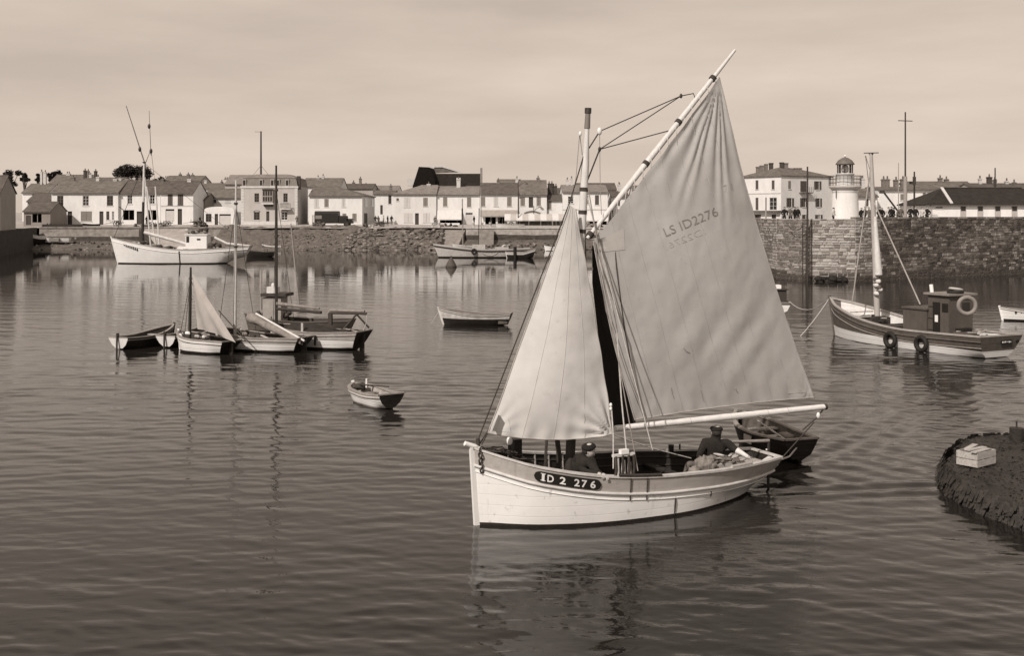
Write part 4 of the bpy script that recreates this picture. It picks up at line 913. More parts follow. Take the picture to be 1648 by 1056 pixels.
t, sh, fr, m0, m1 = sloop('pale masted open boat with bundled sail and slanting yard, middle of the cluster', (352, 560), 3.9, 1.7, -22, .86, .58, .62, hull_grey, ((378, 540), (380, 290)), mat('pale_mast', .5, .5))
y0, y1 = fr.px(402, 505, -.1), fr.px(490, 549, -.4)
MB().tube([y0+Vector((.3, 0, .02)), y1], .045, 7).build('yard', spar, t, False)
def bund(u, v):
    c = y0.lerp(y1, u*.95); a = 2*math.pi*v; r = .27*(1-.55*u)*(1+.3*mnoise.noise(Vector((u*7, math.cos(a)*1.5, math.sin(a)*1.5)))); return c+Vector((0, r*math.cos(a), -.12+r*math.sin(a)*.8))
MB().grid(bund, 26, 14).build('bundled_sail', net_m, t, False)
MB().tube([fr.px(420, 540, -.5), fr.px(450, 552, -.6)], .04, 6).build('oar', pale_wood, t, False)
for i in range(12):
    x = random.uniform(.5, 3.2); g = sh.g(x); MB().ell((x, random.uniform(-.5, .5), g[0]-.05+random.uniform(-.05, .12)), (.13, .1, .08), 0, 7, 5, nz=.4).build('gear', random.choice((wood_dark, wood_dark, net_m, pale_wood)), t, False)
t, sh, fr, m0, m1 = sloop('little white sloop with pale triangular sail and dark stern in the cluster', (291, 563), 2.7, 1.45, -34, .78, .56, .55, hull_clean, ((305, 545), (307, 430)), spar_dark)
A, T, C = fr.px(309, 441), fr.px(318, 530, -.05), fr.px(378, 552, -.2)
cf = coons(A, A+Vector((.05, 0, 0)), T, C, bot=Vector((0, 0, .1)))
MB().grid(lambda u, v: cf(u, v)+Vector((0, -.16*math.sin(math.pi*u)*math.sin(math.pi*min(1, v*.9+.1))+.05*math.sin(u*14)*(1-v)*(1-v), 0)), 26, 34).build('sail', mat('small_sail', .36, .9, .1, 2), t, False)
MB().tube([fr.px(352, 500), fr.px(395, 548, -.1)], .022, 6).build('sprit', wood_dark, t, False)
for i in range(9):
    x = random.uniform(.3, 1.9); g = sh.g(x); MB().ell((x, random.uniform(-.4, .4), g[0]+random.uniform(-.05, .08)), (.14, .1, .08), 0, 7, 5, nz=.4).build('gear', random.choice((wood_dark, net_m, pale_wood, white_paint)), t, False)
MB().tube([fr.px(300, 545, -.35), fr.px(300, 568, -.45)], .02, 6).build('leadline', spar_dark, t, False)
# boat with a small wheelhouse behind the cluster
O = WP(400, 532); u = Vector((.98, -.12, 0))
t = thing('motor_boat', 'motor boat with small grey wheelhouse behind the black masted boat', 'fishing boat', O, Frame(O, u).rz, CL); fr = Frame(O, u); sh = std_shape(5.0, 1.9, .80, .52, .56, .5, .75, .42, -.02, .2, .2)
hull_parts(sh, t, [hull_mid, hull_mid, bottom], RW, inner=wood_dark, deck=.25)
c = fr.px(443, 500); MB().box((c.x, 0, 1.0), (.9, 1.0, 1.3)).build('wheelhouse', mat('small_house', .3, .6), t, False); MB().box((c.x+.1, 0, 1.78), (1.25, 1.25, .14)).build('roof', wood_dark, t, False); MB().box((c.x-.1, 0, 2.0), (.5, .5, .3)).ell((c.x-.1, 0, 2.2), (.1, .1, .14)).build('roof_gear', mat('pale_gear', .6, .8), t, False)
m0, m1 = fr.px(482, 500), fr.px(468, 360); MB().tube([m0, m1], [.05, .03], 7).build('raking_spar', wood, t, False); MB().tube([fr.px(420, 520), fr.px(421, 430)], [.05, .03], 7).build('mast', wood, t, False)
for i in range(14):
    x = random.uniform(.3, 2.2); MB().ell((x, random.uniform(-.5, .5), sh.g(x)[0]+random.uniform(-.1, .35)), (.16, .12, .14), 0, 7, 5, nz=.5).build('gear', random.choice((wood_dark, wood_dark, net_m, iron)), t, False)

# ---- white trawler on the left
fw = Frame(WP(190, 424), (1, .03))
t = thing('white_trawler', 'long white trawler with tall fishing poles moored on the left', 'fishing boat', fw.O, fw.rz)
sh = std_shape(14.1, 4.0, 2.95, 1.58, 2.0, 1.3, .5, .40, .75, .75, 1.2, .3, 1.15)
hull_parts(sh, t, [hull_clean, hull_clean, bottom], [('g', 0, 0), ('g', .3, 0), ('g', .8, 1), ('a', .3, 1), ('a', .12, 2), ('a', -.1, 2), ('k', 1, 2)], cap_m=wood, cap_h=.08, inner=mat('trawler_deck', .3, .8, .3, 2), deck=.6, strakes=((.35, .04, hull_clean),))
stem_post(sh, t, hull_clean, .2, .16)
c = fw.px(319, 390); zb = 1.2
wh = MB().box((c.x, 0, zb+.95), (2.4, 2.0, 2.3)).build('wheelhouse', white_paint, t, False)
MB().box((c.x, 0, zb+2.14), (2.6, 2.2, .1)).build('roof', white_paint, wh, False)
for dx in (-1.21, ): MB().box((c.x+dx, -.3, zb+1.55), (.04, .5, .55)).build('window', glass, wh, False)
for dx in (-.95, .3): MB().box((c.x+dx, -1.01, zb+1.6), (.32 if dx < 0 else .4, .04, .7 if dx < 0 else .18)).build('window', glass, wh, False)
MB().box((c.x+.05, 0, zb+.3), (3.0, 2.2, .5)).build('coaming', mat('coaming', .33, .7), t, False)
gb = [iron, wood_dark, pale_wood, net_m]
for i in range(26):
    x = c.x+random.choice((random.uniform(-1.2, 1.2), random.uniform(1.3, 2.6))); hi = 2.25 if abs(x-c.x) < 1.25 else .45
    MB().ell((x, random.uniform(-.7, .7), zb+hi+random.uniform(0, .5)), (.28, .2, .22), 0, 7, 5, nz=.5).build('deck_gear', random.choice(gb), t, False)
for i in range(12):
    x = random.uniform(1.2, 6); g = sh.g(x); MB().ell((x, random.uniform(-.9, .9), g[0]+random.uniform(-.2, .25)), (.35, .25, .2), 0, 7, 5, nz=.5).build('deck_gear', random.choice(gb), t, False)
MB().grid(lambda u, v: Vector((lerp(7, 9.3, u), lerp(-1.2, 1.2, v), sh.g(lerp(7, 9.3, u))[0]+.05+.3*math.sin(math.pi*v)+.1*mnoise.noise(Vector((u*5, v*5, 1))))), 12, 8).build('pale_awning', mat('pale_canvas', .62), t, False)
m0, m1 = fw.px(229, 402), fw.px(232, 262); MB().tube([m0, m0.lerp(m1, .55), m0.lerp(m1, .551)], [.17, .15, .15], 9).build('mast', spar_dark, t, False); MB().tube([m0.lerp(m1, .55), m1], [.16, .12], 9).build('topmast', mat('derrick_paint', .6, .6), t, False)
MB().tube([m1, m1+Vector((.0, 0, .12))], .2, 8).build('mast_cap', iron, t, False)
pole = mat('thin_pole', .16, .7)
for a_, b_, r in (((236, 272), (203, 170), .075), ((229, 275), (243, 240), .05), ((243, 250), (240, 178), .045), ((243, 240), (250, 300), .03)):
    p_, q_ = fw.px(*a_), fw.px(*b_); o = MB().tube([p_, q_], [r, r*.6], 6).build('fishing_pole', pole, t, False)
for q_ in ((225, 240), (243, 243), (240, 203)): MB().ell(fw.px(*q_), (.18, .18, .3), 0, 8, 6).build('insulator', iron, t, False)
for a_, b_ in (((243, 402), (233, 285)), ((257, 402), (250, 300)), ((252, 402), (236, 300))): MB().tube([fw.px(*a_), fw.px(*b_)], .09, 6).build('derrick_leg', mat('derrick_paint', .6, .6), t, False)
MB().tube([fw.px(232, 374), fw.px(302, 393)], [.2, .17], 8).build('derrick_boom', mat('derrick_paint', .6), t, False)
MB().tube([fw.px(345, 382), fw.px(365, 392), fw.px(405, 396)], [.16, .15, .08], 8).build('mizzen_boom', mat('derrick_paint', .6), t, False)
line(t, [m1, fw.px(345, 300), ], .012, MATS['wire'], 'stay') if False else None
line(t, [m1, Vector((-.5, 0, 2.9))], .03, rope_d, 'forestay'); line(t, [m1, fw.px(400, 396)], .02, rope_d, 'backstay')
for k in range(8):
    x = 1.3+k*.2; z = sh.g(x)[0]-.42-.03*k; p = sh.pt(x, z, -1, .02); MB().box(p, (.13, .05, random.uniform(.2, .32))).build('hull_number', black_paint, t, False)
for k in range(4): MB().box(sh.pt(12.3+k*.25, 1.35, -1, .02), (.15, .05, .12)).build('hull_letter', mat('letter_grey', .25), t, False)
MB().tube([sh.pt(7.5, 1.45, -1, .05), sh.pt(7.5, -.1, -1, .05)], .06, 6).build('hanging_rope', spar_dark, t, False)
for i, (lab, px, py, L, m, w) in enumerate((('black rowing boat tied at the stern of the long white trawler', 398, 413, 3.6, hull_dark, 1.4), ('small white skiff between the white trawler and the rubble bank', 424, 402, 2.9, hull_clean, 1.2), ('tiny white skiff by the pale quay wall left of the jib', 878, 404, 1.6, hull_clean, .9), ('small dark skiff aground by the weedy foot of the lower quay', 1209, 438, 2.0, hull_mid, 1.0))):
    t, sh, fr = small_boat(lab, WP(px, py), (1, -.1), L, w, .8, .6, .62, [m, m, bottom], RW, inner=wood_dark, cap=m)

# ---- motor boat in front of the quay
fm = Frame(WP(706, 414.5), (1, -.02))
t = thing('motor_boat', 'long low white motor boat with dark rail in front of the quay', 'fishing boat', fm.O, fm.rz)
sh = std_shape(11.0, 2.9, 1.75, 1.1, 1.2, .7, .55, .40, .35, .7, 1.0, .3, 1.1)
hull_parts(sh, t, [mat('cream_hull', .55, .55, .12, 3, streak=.2), mat('cream_low', .47, .55, .14, 3, streak=.2), bottom], [('g', 0, 0), ('g', .25, 1), ('a', .45, 1), ('a', .16, 2), ('a', -.1, 2), ('k', 1, 2)], cap_m=MATS['cream_hull'], inner=MATS['trawler_deck'], deck=.3, strakes=((.22, .10, wood_dark),))
d2 = MB(); std = std_shape(3.6, 1.2, .75, .5, .5, .0, .6, .42, .02, .2, .1)
vs = [std.pt(x, z, s_) for s_ in (-1, 1) for x in std.s for z in (std.at(x, std.zg), std.at(x, std.zg)*.5, .03)]; n_ = len(std.s)
d2.add([v+Vector((2.0, 0, 1.05)) for v in vs], [(s_*n_*3+a*3+i, s_*n_*3+(a+1)*3+i, s_*n_*3+(a+1)*3+i+1, s_*n_*3+a*3+i+1) for s_ in (0, 1) for a in range(n_-1) for i in range(2)], 0, True)
d2.build('deck_dinghy', MATS['cream_hull'], t, False)
for a_, b_, r, m in (((775, 412), (774, 300), .05, wood), ((770, 402), (771, 335), .05, wood_dark), ((745, 395), (744, 320), .07, wood), ((744, 335), (744, 360), .1, wood_dark)): MB().tube([fm.px(*a_), fm.px(*b_)], r, 6).build('mast', m, t, False)
MB().box((5.3, 0, 1.25), (1.7, 1.5, .9)).build('engine_casing', mat('casing_grey', .4, .7), t, False); MB().box((8.3, 0, 1.15), (1.8, 1.3, .5)).build('cockpit_hood', mat('casing_grey', .4), t, False)
for i in range(18):
    x = random.uniform(5.5, 9.5); MB().ell((x, random.uniform(-.6, .6), 1.35+random.uniform(0, .3)), (.25, .18, .15), 0, 7, 5, nz=.5).build('deck_gear', random.choice(gb), t, False)
p = fm.px(763, 406, -1.45); tyre(t, Vector((p.x, -sh.b(p.x, .8)-.12, .85)), .28, .12)
MB().tube([sh.pt(x, z, -1, .03) for x, z in ((5.6, .9), (5.9, .55), (6.5, .3), (7.1, .3), (7.6, .55), (7.9, .9))], .04, 5).build('hanging_rope', rope_l, t, False)
t, sh, fr = small_boat('dark skiff with raised black stern tied behind the low motor boat', WP(816, 415.5), (1, -.1), 3.3, 1.2, .8, .8, 1.25, [MATS['cream_hull'], hull_dark, bottom], [('g', 0, 0), ('g', .35, 1), ('a', .15, 2), ('a', -.05, 2), ('k', 1, 2)], inner=wood_dark, transom_m=[hull_dark, hull_dark, bottom], trk=.5)
MB().tube([(1.1, -.55, -.1), (1.1, -.55, 1.5)], .22, 8).build('fender', black_paint, t, False)
by = WP(726, 430); t = thing('mooring_buoy', 'dark cone shaped mooring buoy floating in front of the low motor boat', 'buoy', by); MB().lathe([(.0, -.4), (.45, -.3), (.62, .1), (.55, .25), (.25, .8), (.06, 1.05), (0, 1.06)], by, 14).build('float', mat('buoy_iron', .07, .7), t); MB().torus(by+Vector((0, 0, 1.12)), .09, .025).build('ring', iron, t)
# boats drawn up on the far left
b0 = PZ(66, .75, 184); t = thing('hauled_boat', 'white boat hauled out on the mud by the left quay', 'boat', b0, 0); s0 = std_shape(4.6, 1.7, 1.2, .95, 1.0, 0, .65, .42, .05, .3, .2)
hull_parts(s0, t, [hull_clean, hull_clean, bottom], [('g', 0, 0), ('g', .3, 1), ('a', .3, 2), ('k', 1, 2)], inner=wood_dark, floor_z=.2); MB().box((2.6, -.9, .75), (1.6, .6, .5)).build('net_heap', net_m, t, False)
b0 = PZ(42, .7, 181); t = thing('hauled_boat', 'white boat bow with dark side beside the hauled out white boat', 'boat', b0, R(60)); s0 = std_shape(4.0, 1.8, 1.9, 1.4, 1.4, 0, .65, .42, .05, .3, .2)
hull_parts(s0, t, [hull_clean, hull_dark, bottom], [('g', 0, 0), ('g', .5, 1), ('a', .3, 2), ('k', 1, 2)], inner=wood_dark, floor_z=.2)
b0 = PZ(66, 3.4, 188); t = thing('upturned_boat', 'long dark upturned boat lying along the edge of the left quay', 'boat', b0); MB().grid(lambda u, v: Vector((u*7.2, (v-.5)*1.5*math.sin(math.pi*(u*.9+.05))**.6, .55*math.sin(math.pi*v)*math.sin(math.pi*(u*.92+.04))**.5)), 20, 10).build('hull', hull_dark, t, False); MB().bar((.2, 0, .35), (7, 0, .35), .06, .5).build('keel', hull_dark, t, False)

# ------------------------------------------------------------------ town
def wallm(k, g): return mat('house_wall_%s' % k, g, .85, .09, .9, .25, 9, .2, stretch=(1, 1, .45), streak=.18)
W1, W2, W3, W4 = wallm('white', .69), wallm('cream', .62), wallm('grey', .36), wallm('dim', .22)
RF1 = mat('tile_roof', .105, .9, .3, 1.3, .7, 9, .1, tiles=2.2); RF2 = mat('old_tile_roof', .145, .9, .3, 1.1, .7, 9, .1, tiles=2.2); RF3 = mat('slate_roof', .026, .7, .3, 1.4, .3, 8, .2); RF4 = mat('pale_tile_roof', .21, .9, .25, 1.1, .7, 9, .1, tiles=2.2)
frame_d = mat('window_frame_dark', .14, .6, .1, 4); trim_w = mat('window_paint', .62, .6, .08, 4); shut_d = mat('shutter_dark', .08, .65, .15, 6); shut_g = mat('shutter_grey', .19, .65, .12, 6); shut_l = mat('shutter_light', .50, .65, .1, 6)
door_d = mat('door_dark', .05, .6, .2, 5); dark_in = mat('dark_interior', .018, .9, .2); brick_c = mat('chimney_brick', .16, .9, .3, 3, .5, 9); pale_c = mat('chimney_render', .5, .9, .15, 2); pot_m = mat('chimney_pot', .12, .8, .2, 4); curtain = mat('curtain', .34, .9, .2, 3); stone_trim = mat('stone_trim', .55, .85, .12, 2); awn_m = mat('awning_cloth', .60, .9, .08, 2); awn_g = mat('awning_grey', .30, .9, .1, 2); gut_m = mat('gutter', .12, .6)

class Plane:
    def __init__(s, p, u): s.p = Vector((p[0], p[1], 0)); s.u = Vector((u[0], u[1], 0)).normalized(); s.n = Vector((s.u.y, -s.u.x, 0))
    def uz(s, px, py):
        k = (px-CX)/F; t = (k*s.p.y-s.p.x)/(s.u.x-k*s.u.y); D = s.p.y+s.u.y*t; return t, H-(py-HY)/F*D
    def at(s, t, z, out=0): return s.p+s.u*t+s.n*out+Vector((0, 0, z))
def facade(mb, pl, w, z0, z1, ops, rev=.16, mi=0):
    us = sorted({0, w, *[q for o in ops for q in o[:2]]}); zs = sorted({z0, z1, *[q for o in ops for q in o[2:4]]})
    us = [u for u in us if 0 <= u <= w]; zs = [z for z in zs if z0 <= z <= z1]
    for a, b in zip(us[:-1], us[1:]):
        for c, d in zip(zs[:-1], zs[1:]):
            if any(o[0] < (a+b)/2 < o[1] and o[2] < (c+d)/2 < o[3] for o in ops): continue
            mb.add([pl.at(a, c), pl.at(b, c), pl.at(b, d), pl.at(a, d)], [(0, 1, 2, 3)], mi)
    for o in ops:
        a, b, c, d = o[:4]
        for p, q in (((a, c), (a, d)), ((a, d), (b, d)), ((b, d), (b, c)), ((b, c), (a, c))):
            mb.add([pl.at(*p), pl.at(*q), pl.at(*q, -rev), pl.at(*p, -rev)], [(0, 1, 2, 3)], mi)
def pbox(pl, a, b, c, d, o0, o1, mb=None):
    mb = mb or MB(); vs = [pl.at(u, z, o) for u in (a, b) for o in (o0, o1) for z in (c, d)]
    return mb.add(vs, [(0,1,3,2),(4,6,7,5),(0,4,5,1),(2,3,7,6),(0,2,6,4),(1,5,7,3)])
def opening(pl, root, a, b, c, d, kind):
    w, h = b-a, d-c
    if kind in 'wsak':
        f = MB(); t = .07
        for q in ((a, a+t, c, d), (b-t, b, c, d), (a+t, b-t, d-t, d), (a+t, b-t, c, c+t), ((a+b)/2-.03, (a+b)/2+.03, c+t, d-t)): pbox(pl, *q, -.15, -.07, f)
        for k in (1, 2): z = lerp(c, d, k/3); pbox(pl, a+t, (a+b)/2-.03, z-.02, z+.02, -.14, -.08, f); pbox(pl, (a+b)/2+.03, b-t, z-.02, z+.02, -.14, -.08, f)
        fo = f.build('window', random.choice((frame_d, frame_d, trim_w)), root)
        MB().add([pl.at(a+t, c+t, -.12), pl.at(b-t, c+t, -.12), pl.at(b-t, d-t, -.12), pl.at(a+t, d-t, -.12)], [(0, 1, 2, 3)]).build('pane', glass, fo)
        if random.random() < .25:
            x = a+t+.02; e = lerp(a, b, random.uniform(.3, .45)); MB().add([pl.at(x, c+t, -.16), pl.at(e, c+t, -.16), pl.at(e, d-t, -.16), pl.at(x, d-t, -.16)], [(0, 1, 2, 3)]).build('curtain', curtain, fo)
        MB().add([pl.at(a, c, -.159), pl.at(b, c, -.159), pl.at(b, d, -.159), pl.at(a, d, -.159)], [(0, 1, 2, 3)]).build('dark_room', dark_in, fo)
        pbox(pl, a-.08, b+.08, c-.12, c, -.02, .08).build('window_sill', stone_trim, root)
        if kind in 's':
            for p, q in ((a-w*.52, a-.02), (b+.02, b+w*.52)): pbox(pl, p, q, c, d, .01, .06).build('shutter', shut_d, root)
        if kind == 'a':
            m = MB(); n = 8; rr = w/2+.12
            for i in range(n):
                a0, a1 = math.pi*i/n, math.pi*(i+1)/n; u0 = (a+b)/2
                m.add([pl.at(u0-math.cos(x)*r, d+math.sin(x)*r*.5, o) for o in (.05, -.01) for x, r in ((a0, rr), (a1, rr), (a1, rr-.18), (a0, rr-.18))], [(0, 3, 2, 1), (0, 1, 5, 4), (3, 7, 6, 2)])
            m.build('window_arch', brick_c, root)
    elif kind in 'clm':
        m = shut_g if kind == 'c' else shut_l if kind == 'l' else shut_d
        for p, q in ((a, (a+b)/2-.015), ((a+b)/2+.015, b)):
            s = pbox(pl, p, q, c, d, -.06, -.01)
            for k in range(2): z0_, z1_ = lerp(c, d, .06+.47*k), lerp(c, d, .47+.47*k); pbox(pl, p+.08, q-.08, z0_, z1_, -.011, .004, s)
            s.build('shutter', m, root)
        pbox(pl, a-.08, b+.08, c-.12, c, -.02, .08).build('window_sill', stone_trim, root)
    elif kind == 'd' or kind == 'e':
        m = door_d if kind == 'd' else shut_l
        do = pbox(pl, a+.05, b-.05, c, d-.35 if h > 2.1 else d-.05, -.15, -.10)
        for k in range(2): pbox(pl, a+.18, b-.18, lerp(c, d, .08+.4*k), lerp(c, d, .4+.38*k), -.10, -.085, do)
        do = do.build('door', m, root); f = MB(); pbox(pl, a, a+.06, c, d, -.15, -.02, f); pbox(pl, b-.06, b, c, d, -.15, -.02, f); pbox(pl, a, b, d-.06, d, -.15, -.021, f); f.build('door_frame', trim_w if kind == 'e' else door_d, do)
        if h > 2.1: MB().add([pl.at(a+.06, d-.35, -.13), pl.at(b-.06, d-.35, -.13), pl.at(b-.06, d-.06, -.13), pl.at(a+.06, d-.06, -.13)], [(0, 1, 2, 3)]).build('fanlight', glass, do)
    elif kind == 'g':                           # deep shop opening
        m = MB(); r = 2.2
        m.add([pl.at(a, c, -r), pl.at(b, c, -r), pl.at(b, d, -r), pl.at(a, d, -r), pl.at(a, c, -.16), pl.at(b, c, -.16), pl.at(b, d, -.16), pl.at(a, d, -.16)], [(0, 1, 2, 3), (4, 0, 3, 7), (1, 5, 6, 2), (3, 2, 6, 7), (4, 5, 1, 0)]); m.build('shop_interior', dark_in, root)
        for k in range(max(1, int(w/1.4))): u = a+(k+.5)*w/max(1, int(w/1.4)); pbox(pl, u-.04, u+.04, c, d, -.3, -.2).build('shop_post', wood, root)
def gable_roof(root, pl, w, dep, ze, zr, m, ov=.28, hipl=0, hipr=0, fr=.5):
    """roof over a rectangle: ridge along the facade; hip insets at either end"""
    at = lambda u, o, z: pl.at(u, z, -o)
    sl = (zr-ze)/(dep*fr); ze2 = ze-.05
    fl, frr = at(-ov if hipl else -.1, -ov, ze2-sl*ov*.5), at(w+(ov if hipr else .1), -ov, ze2-sl*ov*.5); bl, br = at(-ov if hipl else -.1, dep+ov, ze2), at(w+(ov if hipr else .1), dep+ov, ze2)
    rl, rr_ = at(hipl-(0 if hipl else .1), dep*fr, zr), at(w-hipr+(0 if hipr else .1), dep*fr, zr)
    up = Vector((0, 0, .14)); b = MB()
    tops = [fl, frr, br, bl, rl, rr_]; vs = [v+up for v in tops]+tops
    fs = [(0, 1, 5, 4), (2, 3, 4, 5), (1, 0, 6, 7), (3, 2, 8, 9), (6, 10, 11, 7), (8, 11, 10, 9)]
    fs += [(1, 2, 5), (2, 1, 7, 8), (7, 11, 8)] if hipr else [(1, 5, 11, 7), (5, 2, 8, 11)]
    fs += [(3, 0, 4), (0, 3, 9, 6), (9, 10, 6)] if hipl else [(4, 0, 6, 10), (3, 4, 10, 9)]
    b.add(vs, fs)
    ro = b.build('roof', m, root)
    MB().tube([fl+Vector((0, 0, .0))+pl.n*.07, frr+pl.n*.07], .06, 6).build('gutter', gut_m, root)
    MB().tube([rl+up, rr_+up], .1, 6).build('ridge_tiles', m, ro)
    return ro
def chimney(ro, x, y, zb, zt, w=.9, m=None, pots=2, d=.55):
    c = MB().box((x, y, (zb+zt)/2), (w, d, zt-zb)).box((x, y, zt-.12), (w+.14, d+.14, .12)).build('chimney', m or brick_c, ro)
    return c
def pots(ro, x, y, zt, w, n):
    p = MB()
    for i in range(n): p.tube([(x+(i-(n-1)/2)*w/max(n, 1), y, zt), (x+(i-(n-1)/2)*w/max(n, 1), y, zt+.42)], [.13, .1], 7)
    p.build('chimney_pot', pot_m, ro)
def house(label, x0, x1, ye, yr, D, ops, wm_=None, rf=None, dep=8, base=3.3, chim=(), hipl=0, hipr=0, fr=.5, name='house', cat='house', rz=0, group=None, roof=True, band=None):
    p0 = PZ(x0, 0, D); ux = Vector((math.cos(rz), math.sin(rz), 0)); pl = Plane(p0, ux)
    w = pl.uz(x1, 300)[0]; ze = pl.uz((x0+x1)/2, ye)[1]
    mid = pl.at(w/2, 0, -dep*fr); zr = H-(yr-HY)/F*mid.y
    root = thing(name, label, cat, (pl.at(w/2, 0, -dep/2).x, pl.at(w/2, 0, -dep/2).y, base), 0, group)
    o2 = []
    for a, b_, c, d, k in ops:
        (u0, z1), (u1, z0) = pl.uz(a, b_), pl.uz(c, d); o2.append((max(.05, u0), min(w-.05, u1), max(base+.02, z0), min(ze-.1, z1), k))
    mb = MB(); facade(mb, pl, w, base, ze, o2)
    A, B, C_, D_ = (pl.at(0, 0), pl.at(w, 0), pl.at(w, 0, -dep), pl.at(0, 0, -dep)); up = lambda v, z: v+Vector((0, 0, z))
    for p, q in ((B, C_), (C_, D_), (D_, A)): mb.add([up(p, base), up(q, base), up(q, ze), up(p, ze)], [(0, 1, 2, 3)])
    if roof:
        for u, hp in ((0, hipl), (w, hipr)):
            if not hp: mb.add([pl.at(u, ze), pl.at(u, ze, -dep), pl.at(u, zr, -dep*fr)], [(0, 1, 2)])
    else: mb.add([up(A, ze), up(B, ze), up(C_, ze), up(D_, ze)], [(0, 1, 2, 3)])
    mb.build('wall', wm_ or W1, root)
    for o in o2: opening(pl, root, *o)
    if band: zb = pl.uz(x0, band)[1]; pbox(pl, 0, w, zb-.1, zb+.1, 0, .08).build('string_course', stone_trim, root)
    pbox(pl, 0, w, base, 4.3, 0, .03).build('plinth', W3, root) if not any(o[2] < 4.3 for o in o2) else None
    ro = None
    if roof:
        ro = gable_roof(root, pl, w, dep, ze, zr, rf or RF1, hipl=hipl, hipr=hipr, fr=fr)
        for cx_, cy_, cw, *mm in chim:
            c = pl.at(0, 0, -dep*fr); x = (cx_-CX)/F*c.y; zt = H-(cy_-HY)/F*c.y; wm2 = cw/F*c.y
            chimney(ro, x, c.y, zr-.8, zt, wm2, mm[0] if mm else None); pots(ro, x, c.y, zt, wm2, 2 if wm2 > .7 else 1)
    return root, pl, w, ze, zr, ro
def awning(pl, root, a, b, z0, z1, out, m, n=1, m2=None):
    for i in range(n):
        u0, u1 = lerp(a, b, i/n), lerp(a, b, (i+1)/n); k = MB()
        k.add([pl.at(u0, z1, .02), pl.at(u1, z1, .02), pl.at(u1, z0, out), pl.at(u0, z0, out), pl.at(u0, z0-.22, out+.01), pl.at(u1, z0-.22, out+.01), pl.at(u0, z1-.04, .02), pl.at(u1, z1-.04, .02), pl.at(u1, z0-.04, out-.01), pl.at(u0, z0-.04, out-.01)], [(3, 2, 1, 0), (4, 5, 2, 3), (6, 7, 8, 9)])
        k.build('awning', m2 if (m2 and i % 2) else m, root)

HD = 200
house('plain shuttered house cut by the left edge, on the old quay', -80, 0, 311, 284, 158, [(-17, 314, -8, 328, 'c'), (-16, 343, -7, 360, 'a'), (-47, 315, -38, 330, 'w')], W3, RF1, 5)
house('low shed with wide dark doorway left of the white row', 38, 81, 340, 326, 192, [(52, 344, 67, 358, 'g'), (42, 347, 50, 362, 'd')], W4, RF1, 7)
house('small brown roofed house peeping over the dark shed', 44, 80, 324, 312, 201, [(55, 326, 62, 334, 'w')], W3, RF1, 7)
house('pointed pale gable house behind the shed roofs', 36, 78, 310, 297, 216, [(52, 312, 58, 320, 'w')], W1, RF2, 8, chim=((67, 276, 3, pale_c), (73, 277, 3, pale_c)))
house('long white house with three upper windows and tiled roof, leftmost of the row', 83, 190, 310, 291.5, HD, [(92, 315, 102, 331, 'w'), (133, 315, 143, 331, 'w'), (172, 315, 182, 331, 'w'), (91, 340, 104, 357, 'l'), (109, 340, 116, 362.5, 'd'), (130, 340, 148, 356, 'c'), (160, 340, 166.5, 362.5, 'd'), (171, 340, 176, 354, 'w'), (180, 340, 184, 354, 'w')], W1, RF2, 9, chim=((186, 288, 6, pale_c), (118, 285, 5), (158, 284.5, 5, pale_c)), fr=.55)
r, pl, w, ze, zr, ro = house('white quay café with two dark shop windows and slanted board', 190.5, 258, 311, 291.5, HD+.6, [(205, 313.5, 213, 328, 'w'), (241, 313.5, 249, 328, 'w'), (198, 338, 216, 354, 'g'), (220, 340, 229, 362.5, 'd'), (237, 338, 252, 354, 'g')], W1, RF1, 9, chim=((194, 287, 4, pale_c), (226, 286, 5)))
u0, z0 = pl.uz(198, 338); k = MB(); k.add([pl.at(u0, z0, .05), pl.at(u0-.7, z0+.5, .05), pl.at(u0-.6, z0+.6, .05), pl.at(u0+.1, z0+.1, .05)], [(0, 1, 2, 3)]); k.build('sign_bracket', gut_m, r)
r, pl, w, ze, zr, ro = house('white house with two tall dark upper windows and projecting shopfront', 258.5, 311, 311, 293, HD+.3, [(270, 312, 278, 330, 'm'), (286, 312, 295, 330, 'm'), (266, 336, 281, 357, 'e'), (286, 336, 293, 362.5, 'd')], W1, RF1, 9, chim=((305, 288, 6, pale_c), (262, 288, 4)), band=331)
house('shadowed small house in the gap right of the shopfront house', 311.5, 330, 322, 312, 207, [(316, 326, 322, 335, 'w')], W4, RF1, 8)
house('small cottage roof rising behind the round topped garage', 328, 388, 318, 305, 213, [(341, 321, 348, 327, 'w'), (362, 321, 371, 326, 'l')], W2, RF2, 8)
r, pl, w, ze, zr, ro = house('low white garage with curved top and wide pale door', 328.5, 377, 341, 341, 199, [(331, 344, 340.5, 357, 'w'), (345.5, 344, 351, 363, 'd'), (352.5, 344, 372, 363, 'e')], W1, None, 7, name='garage', cat='garage', roof=False)
k = MB(); n = 14
for i in range(n):
    a0, a1 = math.pi*i/n, math.pi*(i+1)/n; f = lambda a: (w/2-w/2*math.cos(a), ze+.95*math.sin(a)**.5)
    (ua, za), (ub, zb_) = f(a0), f(a1); k.add([pl.at(ua, ze-.05, .02), pl.at(ub, ze-.05, .02), pl.at(ub, zb_, .02), pl.at(ua, za, .02), pl.at(ua, ze, -.3), pl.at(ub, ze, -.3), pl.at(ub, zb_, -.3), pl.at(ua, za, -.3)], [(0, 1, 2, 3), (3, 2, 6, 7), (5, 4, 7, 6)])
k.build('curved_parapet', W1, r)
